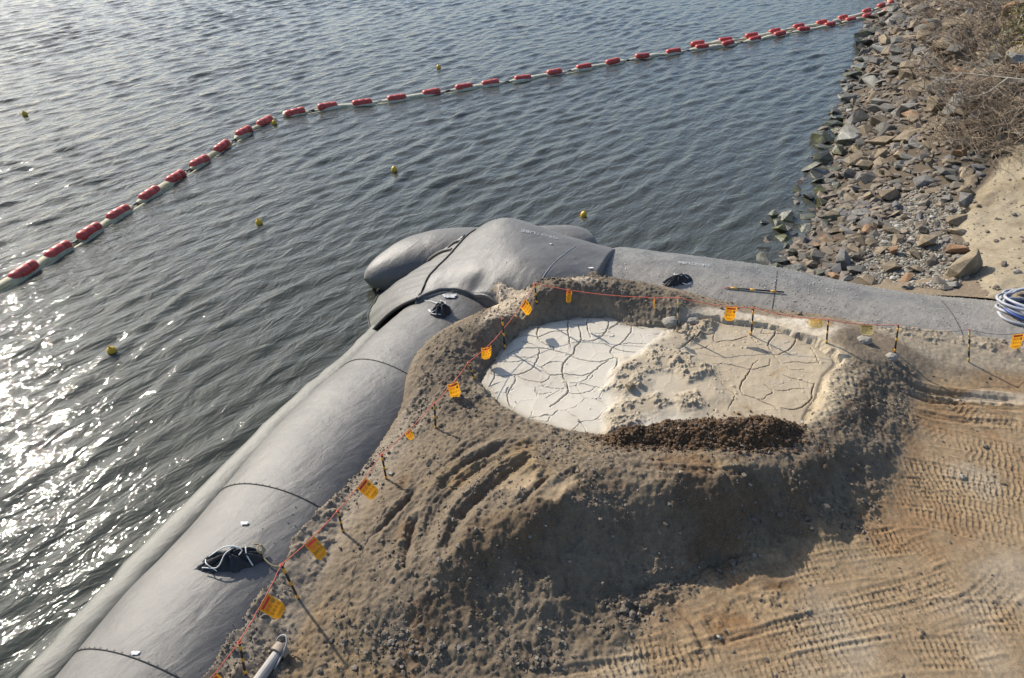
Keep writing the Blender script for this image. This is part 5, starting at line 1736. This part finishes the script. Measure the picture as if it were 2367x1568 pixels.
loc_words = []
NTHING = 275
small = []
for i, (x, y, z, L) in enumerate(cand):
    ds = np.min(np.hypot(shore_w[:, 0] - x, shore_w[:, 1] - y))
    wid = L * rk.uniform(.6, .85); th = L * rk.uniform(.22, .56)
    rot = (rk.normal(0, .24), rk.normal(0, .24) - .12, rk.uniform(0, 6.28))
    u = rk.random()
    dsh, _, _ = None, None, None
    a_ = np.array(shore_w)
    dseg = min(np.hypot(x - (a_[k] + (a_[k + 1] - a_[k]) * t)[0], y - (a_[k] + (a_[k + 1] - a_[k]) * t)[1]) for k in range(len(a_) - 1) for t in (0, .25, .5, .75))
    if dseg < 1.5: colr = 'dark grey' if u < .5 else ('grey' if u < .8 else 'pale grey')
    else: colr = 'brown' if u < .46 else 'dark grey' if u < .70 else 'tan' if u < .80 else 'grey' if u < .95 else 'rust brown'
    if i < NTHING:
        flat, slim = th / L, wid / L
        shape = 'flat' if flat < .40 else 'blocky' if flat > .55 else 'angular' if slim > .72 else 'long'
        size = 'huge' if L > 1.25 else 'big' if L > .9 else 'medium' if L > .62 else 'small'
        tl = math.hypot(rot[0], rot[1])
        pose = 'steep' if tl > .42 else 'tilted' if tl > .2 else 'level'
        q = project(np.array([x, y, z]))
        al = ['by the end of the booms', 'just below the boom end', 'above the jutting grey block', 'level with the long white branch', 'opposite the thickest brush', 'below the brush', 'level with the sand lip', 'beside the upper pebbles', 'level with the lone weedy rock', 'beside the lower pebbles', 'close to the grey tube'][int(np.searchsorted([45, 90, 140, 190, 250, 330, 400, 470, 540, 600], q[1]))]
        cr_ = 'at the water' if dseg < 1.0 else 'low on the bank' if dseg < 2.6 else 'mid bank' if dseg < 4.6 else 'high on the bank'
        put_lab = f'{size} {pose} {shape} {colr} rock {cr_}, {al}'
        put_rock('rock', ROCKM[i % 22], (x, y, z + th * .22), (L, wid, th), rot, colr, put_lab, group='loose rocks of the shore bank')
    else:
        small.append((x, y, z + th * .2, L, wid, th, rot, colr))


def stones_mesh(name, x, y, z, sx, sy, sz, mat, seed, sub=1, jit=.16, tilt=.35):
    r0 = np.random.default_rng(seed)
    bv, bfc = ico(sub)
    n = len(x)
    P = bv[None] * (1 + jit * r0.normal(size=(n, len(bv), 1)))
    P = P * np.stack([sx, sy, sz], -1)[:, None]
    a = r0.uniform(0, 6.28, n); t = r0.normal(0, tilt, n)
    ct, st = np.cos(t)[:, None], np.sin(t)[:, None]
    P = np.stack([P[..., 0] * ct + P[..., 2] * st, P[..., 1], -P[..., 0] * st + P[..., 2] * ct], -1)
    ca, sa = np.cos(a)[:, None], np.sin(a)[:, None]
    P = np.stack([P[..., 0] * ca - P[..., 1] * sa, P[..., 0] * sa + P[..., 1] * ca, P[..., 2]], -1)
    P += np.stack([x, y, z], -1)[:, None]
    F = (bfc[None] + (np.arange(n) * len(bv))[:, None, None]).reshape(-1, 3)
    return obj_np(name, P.reshape(-1, 3), F, mat, None, smooth=False)


if small:
    parts = []
    for k, (x, y, z, L, w_, th, rot, colr) in enumerate(small):
        me = ROCKM[k % 22]
        V = np.array([v.co[:] for v in me.vertices]) * [L / 2, w_ / 2, th / 2]
        Rm = np.array(Matrix.Rotation(rot[2], 3, 'Z') @ Matrix.Rotation(rot[1], 3, 'Y') @ Matrix.Rotation(rot[0], 3, 'X'))
        parts.append((V @ Rm.T + [x, y, z], [tuple(p.vertices) for p in me.polygons]))
    v, f = join_arrays(parts)
    tag(from_py('rubble', v, f, M['rubble'], None, False), 'smaller broken rocks filling the bank between the large stones', kind='stuff')
# rubble layer under the big rocks
nb = 15000
xs = rk.uniform(bx0, bx1, nb); ys = rk.uniform(by0, by1, nb)
gd = inside(bank_poly, xs, ys) & ~inside(peb_poly, xs, ys)
xs, ys = xs[gd], ys[gd]
s_ = rk.uniform(.10, .30, len(xs))
tag(stones_mesh('rubble', xs, ys, top(xs, ys) + .02, s_, s_ * .7, s_ * .45, M['rubble'], 3, 1, .2), 'broken rubble in the gaps of the stone bank', kind='stuff')

# pebbles
nb = 13000
px0, py0 = peb_poly.min(0); px1, py1 = peb_poly.max(0)
xs = rk.uniform(px0, px1, nb); ys = rk.uniform(py0, py1, nb)
gd = inside(peb_poly, xs, ys)
xs, ys = xs[gd], ys[gd]
s_ = np.exp(rk.normal(math.log(.036), .45, len(xs))).clip(.02, .13)
tag(stones_mesh('pebbles', xs, ys, top(xs, ys) + s_ * .25, s_, s_ * .75, s_ * .5, M['pebble'], 4, 1, .05), 'pale rounded pebbles between the rocks of the beach', kind='stuff')

# gravel on mound, pad and strip
nb = 78000
xs = rk.uniform(-6.5, 11.5, nb); ys = rk.uniform(5.0, 15.6, nb)
dxi = lambda A, x, y: A[np.clip(((y - GY0) / DX).astype(int), 0, ny - 1), np.clip(((x - GX0) / DX).astype(int), 0, nx - 1)]
den = 0.34 * dxi(mound, xs, ys) + 0.8 * dxi(strip, xs, ys) + 0.30 * dxi(berm, xs, ys) + 0.035 * dxi(pad, xs, ys)
foot = [(760, 1440), (820, 1460), (900, 1500), (1050, 1520), (1200, 1530), (1387, 1455), (1569, 1355), (1660, 1300), (1800, 1240), (1980, 1195)]
fpath = smooth_path([at(*p, 0.05)[:2] for p in foot], .1)
fd, _, _ = line_field(fpath, GX0, GY0, DX, nx, ny, .8)
footm = np.exp(-(np.minimum(fd, 9) / .33) ** 2)
den += 0.42 * dxi(footm, xs, ys)
den += np.where(dxi(sdist, xs, ys) > 0, 0.55 * np.exp(-(dxi(sdist, xs, ys) / .35) ** 2), 0)
den *= np.clip(0.7 + 1.6 * fbm(xs, ys, .8, 3, 131), 0, 2)
den = np.where(dxi(msd, xs, ys) > 0.03, 0.0012, den)
den = np.where(dxi(sdist, xs, ys) < -0.02, 0.05 * np.exp(dxi(sdist, xs, ys) / .25), den)
den = np.where(dxi(sdist, xs, ys) < -1.0, 0.0, den)
gd = rk.random(nb) < den
xs, ys = xs[gd], ys[gd]
s_ = np.exp(rk.normal(math.log(.0125), .55, len(xs))).clip(.006, .075)
s_ = np.where(dxi(sdist, xs, ys) < 0, np.minimum(s_, .014), s_)
s_ *= np.where(dxi(footm, xs, ys) > .4, 1.35, 1.0)

tag(stones_mesh('gravel', xs, ys, top(xs, ys) + s_ * .3, s_, s_ * .8, s_ * .65, M['gravel'], 5, 1, .24), 'loose gravel scattered over the soil', kind='stuff')
# grit and clods on the dusty tube
nb = 18000
xs = rk.uniform(1.5, 13, nb); ys = rk.uniform(13.2, 17.2, nb)
zt = tubeZ(xs, ys)
gd = (zt > -.3) & (dxi(sdist, xs, ys) < .1) & (rk.random(nb) < np.clip(.25 + .6 * fbm(xs, ys, .9, 3, 133) + .08 * (xs - 5), .02, .9))
xs, ys, zt = xs[gd], ys[gd], zt[gd]
s_ = np.exp(rk.normal(math.log(.008), .45, len(xs))).clip(.004, .022)
tag(stones_mesh('grit', xs, ys, zt + .01, s_, s_ * .8, s_ * .5, M['grit'], 6, 1, .12), 'pale grit sprinkled on the dusty right tube', kind='stuff')
# stones on the sand
nb = 2600
xs = rk.uniform(10.5, 22, nb); ys = rk.uniform(14, 28, nb)
gd = inside(sand_poly, xs, ys)
xs, ys = xs[gd], ys[gd]
sz_ = Grid(10.0, 13.5, 0.06, SZ)(xs, ys)
s_ = np.exp(rk.normal(math.log(.026), .65, len(xs))).clip(.012, .14)
tag(stones_mesh('sand_stones', xs, ys, sz_ + s_ * .2, s_, s_ * .75, s_ * .5, M['gravel'], 16, 1, .15), 'loose stones scattered on the sand', kind='stuff')
# crumbs of the fresh heap
nb = 12000
xs = rk.uniform(qx[0] - .2, qx[-1] + .2, nb); ys = rk.uniform(qy[0] - .2, qy[-1] + .2, nb)
qd_ = np.array([np.min(np.hypot(hl[::4, 0] - a, hl[::4, 1] - b)) for a, b in zip(xs, ys)])
qz = top(xs, ys); gd = inside(hl, xs, ys) | (rk.random(nb) < 0.6 * np.exp(-qd_ / .07))
xs, ys, qz = xs[gd], ys[gd], qz[gd]
s_ = np.exp(rk.normal(math.log(.017), .5, len(xs))).clip(.006, .045)
M['crumb'] = stone_mat('soil_crumbs', [(0.055, 0.031, 0.015), (0.10, 0.058, 0.028), (0.075, 0.043, 0.02), (0.085, 0.05, 0.025), (0.15, 0.10, 0.06)])
cr = tag(stones_mesh('soil_crumbs', xs, ys, qz + .004, s_, s_ * .9, s_ * .75, M['crumb'], 7, 1, .2), kind='stuff')
cr.parent = heap
# single stones one can point to
ST = [(812, 1085, .13, 'pale grey', 'largest pale cobble behind the stake at the foot of the mound'), (868, 1119, .13, 'pale grey', 'pale cobble just below the largest cobble by the stake'), (866, 1112, .10, 'pale grey', ''), (887, 1113, .09, 'pale grey', '')]
singles = [(905, 1096, .115, 'pale grey', 'largest pale cobble right of a stake at the foot of the mound'), (867, 1117, .10, 'pale grey', 'pale oval cobble left of a stake at the foot of the mound'), (885, 1121, .075, 'grey', 'smaller cobble just right of the pale oval one'),
           (790, 1222, .07, 'grey', 'grey stone touching the foot of the stake among round stones'), (770, 1250, .08, 'brown', 'brown stone a little below the stake among round stones'),
           (1225, 1243, .06, 'pale grey', 'pale pebble on the rut in the middle of the mound'), (1262, 1215, .07, 'pale grey', 'pale pebble by the smooth patch on top of the mound'),
           (1336, 972, .07, 'pale grey', 'pale lump alone on the smooth mud near its front edge'), (1455, 893, .20, 'tan', 'flat yellowish stone lying on the clods between the mud pools'),
           (1855, 978, .085, 'pale grey', 'elongated white pebble on the right rim above the dark heap'), (1715, 1031, .075, 'pale grey', 'pale oval stone in the right end of the dark heap'), (1574, 1094, .09, 'tan', 'cream lump of dried mud on the plateau below the heap'),
           (1660, 1476, .10, 'pale grey', 'pale stone pressed into the tyre tracks on the pad'), (1568, 992, .05, 'pale grey', 'small pale stone in the middle of the dark heap'),
           (2032, 1155, .06, 'pale grey', 'white stone at the shaded foot of the mound on the right'), (1025, 1495, .10, 'grey', 'grey stone pile piece at the bottom left foot of the mound'), (1060, 1500, .09, 'grey', 'grey stone right of the foot pile at the bottom'),
           (975, 1520, .11, 'brown', 'brown stone at the very foot of the mound near the bottom edge'), (590, 1650, .1, 'grey', 'x'), (1365, 695, .12, 'grey', 'x')]
for px, py, s, colr, lab in singles[:18]:
    p = spot(px, py)
    put_rock('stone', ROCKM[int(px) % 22], (p[0], p[1], p[2] + s * .18), (s * 1.25, s, s * .75), (random.uniform(-.3, .3), .1, random.uniform(0, 3)), colr, lab, 'stone', 'single stones on the soil')
for px, py, s, lab in [(1550, 748, .34, 'grey mud-caked clod at the back between the two mud pools'), (1600, 745, .26, 'smaller clod beside the worn stake between the pools'), (1995, 790, .30, 'dark broken clod right of the soil lump behind the pool'), (2060, 828, .24, 'pale clod at the right rim of the pool below a stake')]:
    p = spot(px, py)
    V, F = ico(4)
    dsp = 1 + .34 * fbm(V[:, 0] * 1.3 + px, V[:, 1] * 1.3 + V[:, 2] * 1.1, .9, 5, int(px), .65)
    V = V * dsp[:, None] * [s * .6, s * .45, s * .38] + [p[0], p[1], p[2] + s * .05]
    o = obj_np('mud_clod', V, F, M['soil'], None, True, np.full((len(V), 3), (0.30, 0.275, 0.23)))
    tag(o, lab, 'clod', 'mud clods at the pool edge')

# ------------------------------------------------------------------ dry brush on the bank
def shrub_mesh(seed, n=42):
    r0 = np.random.default_rng(seed)
    parts = []
    for _ in range(n):
        az = r0.uniform(0, 6.28); ln = r0.uniform(.7, 1.7); up = r0.uniform(.35, 1.1)
        b = np.array([r0.normal(0, .45), r0.normal(0, .45), -.05])
        t = np.linspace(0, 1, 6)[:, None]
        d = np.array([math.cos(az), math.sin(az), 0])
        P = b + d * ln * t * (0.5 + .5 * t) + np.array([0, 0, 1.0]) * up * (t * 1.9 - 1.25 * t * t)
        P += r0.normal(0, .035, P.shape) * t
        parts.append(tube_arrays(P, np.linspace(.014, .005, 6), 3, False))
        for k in (2, 3, 4):
            a2 = az + r0.normal(0, 1.0); l2 = ln * r0.uniform(.25, .5)
            Q = P[k] + np.linspace(0, 1, 4)[:, None] * l2 * np.array([math.cos(a2), math.sin(a2), r0.uniform(-.3, .7)]) + r0.normal(0, .03, (4, 3)) * np.linspace(0, 1, 4)[:, None]
            parts.append(tube_arrays(Q, np.linspace(.008, .004, 4), 3, False))
    v, f = join_arrays(parts)
    me = bpy.data.meshes.new('shrub_stems'); me.from_pydata([tuple(p) for p in v], [], f)
    return me


SHM = [shrub_mesh(200 + i) for i in range(5)]
for me in SHM: me.materials.append(M['twig'])
brush = [(2120, 8), (2190, -5), (2260, 0), (2330, -8), (2155, 45), (2220, 40), (2290, 38), (2350, 40), (2170, 85), (2235, 80), (2300, 85), (2362, 90), (2185, 125), (2250, 128), (2318, 130), (2190, 170), (2262, 172), (2330, 175), (2205, 215), (2275, 215), (2345, 220), (2222, 262), (2290, 260), (2350, 268), (2245, 305), (2310, 305), (2365, 312), (2225, 335), (2290, 345)]
words_r = ['at the top edge', 'high on the bank', 'halfway down the bank', 'just above the rocks']
looks = ['leafless brown', 'sparse brown', 'tangled brown', 'low brown', 'dense brown']
for i, (px, py) in enumerate(brush):
    p = spot(px, py) if py > 15 else at(px, py, 1.8)
    row = 0 if py < 20 else 1 if py < 110 else 2 if py < 225 else 3
    side = 'on its water side' if px < 2210 + 0.1 * py else 'in the middle of the thicket' if px < 2300 else 'towards the right edge'
    r_ = empty('dry_shrub', (p[0], p[1], p[2]))
    sc = random.uniform(.85, 1.25) * (1.0 + 0.25 * (py < 120)) * (.8 if px < 2180 else 1)
    r_.scale = (sc, sc, sc * random.uniform(.75, 1.0)); r_.rotation_euler = (0, random.uniform(-.25, .05), random.uniform(0, 6.28))
    tag(r_, f'{looks[i % 5]} shrub of dry twigs {words_r[row]}, {side}', 'shrub', 'dry shrubs on the bank')
    link(bpy.data.objects.new('stems', SHM[i % 5]), r_)

# bare tree standing just outside the right edge, some branches in view
tb0 = at(2490, 330, 2.0)
tree = empty('bare_tree', tb0)
tag(tree, 'bare tree at the right edge with one long white branch and yellow-green leaves', 'tree')
crown_top = tb0 + np.array([-.4, .6, 6.5])


def along(px, py, dist):
    d = ray(px, py); d = d / np.linalg.norm(d)
    return CAMP + d * dist


D0 = float(np.linalg.norm(tb0 - CAMP)) - 1.5
trunk = smooth_path([tb0 - [0, 0, .3], tb0 + [.05, .1, 1.5], tb0 + [-.1, .2, 3.2], crown_top], .3)
part_of(tube_obj('trunk', trunk, np.linspace(.17, .05, len(trunk)), M['pale_twig'], None, 10), tree)
br = [[trunk[len(trunk) // 3], along(2400, 190, D0), along(2367, 184, D0), along(2290, 176, D0 + .2), along(2224, 169, D0 + .3), along(2182, 168, D0 + .4), along(2150, 140, D0 + .5), along(2130, 118, D0 + .6)],
      [along(2290, 176, D0 + .2), along(2250, 150, D0), along(2215, 138, D0)], [along(2224, 169, D0 + .3), along(2200, 185, D0), along(2150, 178, D0)], [along(2330, 180, D0), along(2280, 215, D0), along(2240, 224, D0)],
      [trunk[2 * len(trunk) // 3], along(2400, 60, D0 - 2), along(2362, 35, D0 - 2), along(2345, -10, D0 - 2)], [along(2362, 35, D0 - 2), along(2352, 60, D0 - 2), along(2335, 72, D0 - 2)], [along(2380, 70, D0 - 2), along(2350, 92, D0 - 2), along(2338, 98, D0 - 2)]]
for k, pts in enumerate(br):
    P = smooth_path(pts, .15)
    r1 = .05 if k == 4 else .028 if k == 0 else .018
    part_of(tube_obj('branch', P, np.linspace(r1, .007, len(P)), M['pale_twig'], None, 6), tree)
r0 = np.random.default_rng(77)
LV, LF = [], []
for (px, py, n_) in [(2355, 20, 130), (2345, 60, 80), (2352, 95, 120), (2372, 50, 150), (2345, -5, 80)]:
    c = along(px, py, D0 - 2)
    for _ in range(n_):
        p = c + r0.normal(0, .20, 3)
        a = r0.normal(size=3); a /= np.linalg.norm(a); b = np.cross(a, r0.normal(size=3)); b /= np.linalg.norm(b)
        s = r0.uniform(.03, .06); o = len(LV)
        LV += [p - a * s, p + b * s * .4, p + a * s, p - b * s * .4]; LF.append((o, o + 1, o + 2, o + 3))
lf = from_py('foliage', LV, LF, M['leaf'], None, False); tag(lf, kind='stuff'); part_of(lf, tree)

# ------------------------------------------------------------------ pipe, hoses, litter
pa, pb = spot(655, 1508), spot(575, 1605)
pa[2] += .10; pb[2] = pa[2] - .02
pu = (pb - pa) / np.linalg.norm(pb - pa)
pipe = tag(empty('drain_pipe', pa), 'muddy grey plastic pipe with a collar lying at the bottom edge beside a stake', 'pipe')


def ring_pipe(name, p, q, ro, ri, mat, seg=24):
    u = (q - p) / np.linalg.norm(q - p); s = np.cross(u, [0, 0, 1]); s /= np.linalg.norm(s); n_ = np.cross(s, u)
    V = []; F = []
    for c, r in ((p, ri), (p, ro), (q, ro), (q, ri)):
        for k in range(seg):
            a = 2 * math.pi * k / seg
            V.append(c + r * (math.cos(a) * s + math.sin(a) * n_))
    for i in range(4):
        for k in range(seg):
            F.append((i * seg + k, i * seg + (k + 1) % seg, ((i + 1) % 4) * seg + (k + 1) % seg, ((i + 1) % 4) * seg + k))
    return from_py(name, V, F, mat, None, False)


part_of(ring_pipe('pipe_body', pa, pb, .08, .07, M['pvc'], 14), pipe)
part_of(ring_pipe('collar', pa - pu * .02, pa + pu * .10, .125, .083, M['pvc_rust']), pipe)
part_of(ring_pipe('coupling', pa + pu * .62, pa + pu * .72, .088, .079, M['pvc'], 14), pipe)
ps = np.cross(pu, [0, 0, 1]); ps /= np.linalg.norm(ps)
hl_ = [pa + ps * .10 + pu * .02 + [0, 0, .02], pa + ps * .10 - pu * .08 + [0, 0, .10], pa + [0, 0, .15] - pu * .12, pa - ps * .08 + [0, 0, .12] - pu * .04, pa - ps * .10 + pu * .16 + [0, 0, .03], pa - ps * .10 + pu * .3]
part_of(tube_obj('handle', smooth_path(hl_, .03), .014, M['pvc'], None, 8), pipe)

hc = spot(2395, 722)
coil = tag(empty('hose_coil', hc), 'tangled coil of blue and pale grey hose on the dusty tube', 'hose')
r0 = np.random.default_rng(9)
for k in range(7):
    ra, rb_ = r0.uniform(.62, .98), r0.uniform(.50, .72)
    off = np.array([r0.uniform(-.10, .10), r0.uniform(-.12, .10), 0]); ph = r0.uniform(0, 6.28)
    a = np.linspace(0, 2 * math.pi * .93, 60) + ph
    P = np.stack([hc[0] + off[0] + ra * np.cos(a), hc[1] + off[1] + rb_ * np.sin(a), np.zeros(60)], -1)
    P[:, 2] = np.maximum(top(P[:, 0], P[:, 1]), tubeZ(P[:, 0], P[:, 1])) + .035 + .045 * k + .03 * np.sin(2 * a + k)
    part_of(tube_obj('hose', P, .034, M['hose_blue'] if k % 3 == 1 else M['hose_grey'], None, 10), coil)
for pts, mt in (([(2344, 680, .12), (2318, 684, .14), (2308, 700, .14), (2316, 716, .12), (2345, 732, .10), (2400, 748, .1)], 'hose_grey'), ([(2306, 724, .03), (2316, 738, .04), (2340, 750, .05), (2390, 762, .06)], 'hose_grey')):
    P = []
    for px, py, dz in pts:
        s3 = spot(px, py); P.append(s3 + [0, 0, dz])
    part_of(tube_obj('hose_end', smooth_path(P, .04), .034, M[mt], None, 10), coil)


def scrap(px, py, s, label, mat='scrap', name='scrap', cat='litter', hf=None, seed=1):
    p = spot(px, py)
    if hf is not None: p[2] = float(hf(p[:1], p[1:2])[0])
    r0 = np.random.default_rng(seed)
    n_ = 9
    u, v = np.meshgrid(np.linspace(-1, 1, n_), np.linspace(-1, 1, n_))
    V = np.stack([p[0] + u * s * (1 + .2 * np.sin(3 * v)), p[1] + v * s * .5, p[2] + .02 + s * .35 * np.abs(fbm(u + seed, v, .9, 3, seed))], -1).reshape(-1, 3)
    ix = np.arange(n_ * n_).reshape(n_, n_)
    o = obj_np(name, V, np.stack([ix[:-1, :-1], ix[:-1, 1:], ix[1:, 1:], ix[1:, :-1]], -1).reshape(-1, 4), M[mat])
    md = o.modifiers.new('thick', 'SOLIDIFY'); md.thickness = .004
    tag(o, label, cat)
    return o


scrap(315, 1513, .055, 'small white scrap of paper lying on the seam of the near tube', hf=tubeZ, seed=2)
scrap(566, 1212, .06, 'crumpled pale scrap on the near tube above the long tied sleeve', hf=tubeZ, seed=3)
scrap(1366, 622, .06, 'white scrap at the end lip of the right tube', seed=4)
scrap(1040, 687, .16, 'flat smear of pale dried mud on the near tube above the black sleeve', 'mud_smear' if 'mud_smear' in M else 'print', 'mud_smear', 'mud stain', tubeZ, 6)
scrap(2100, 668, .16, 'black plastic scrap at the edge between tube and pebbles', 'bag', 'plastic_sheet', 'litter', None, 8)
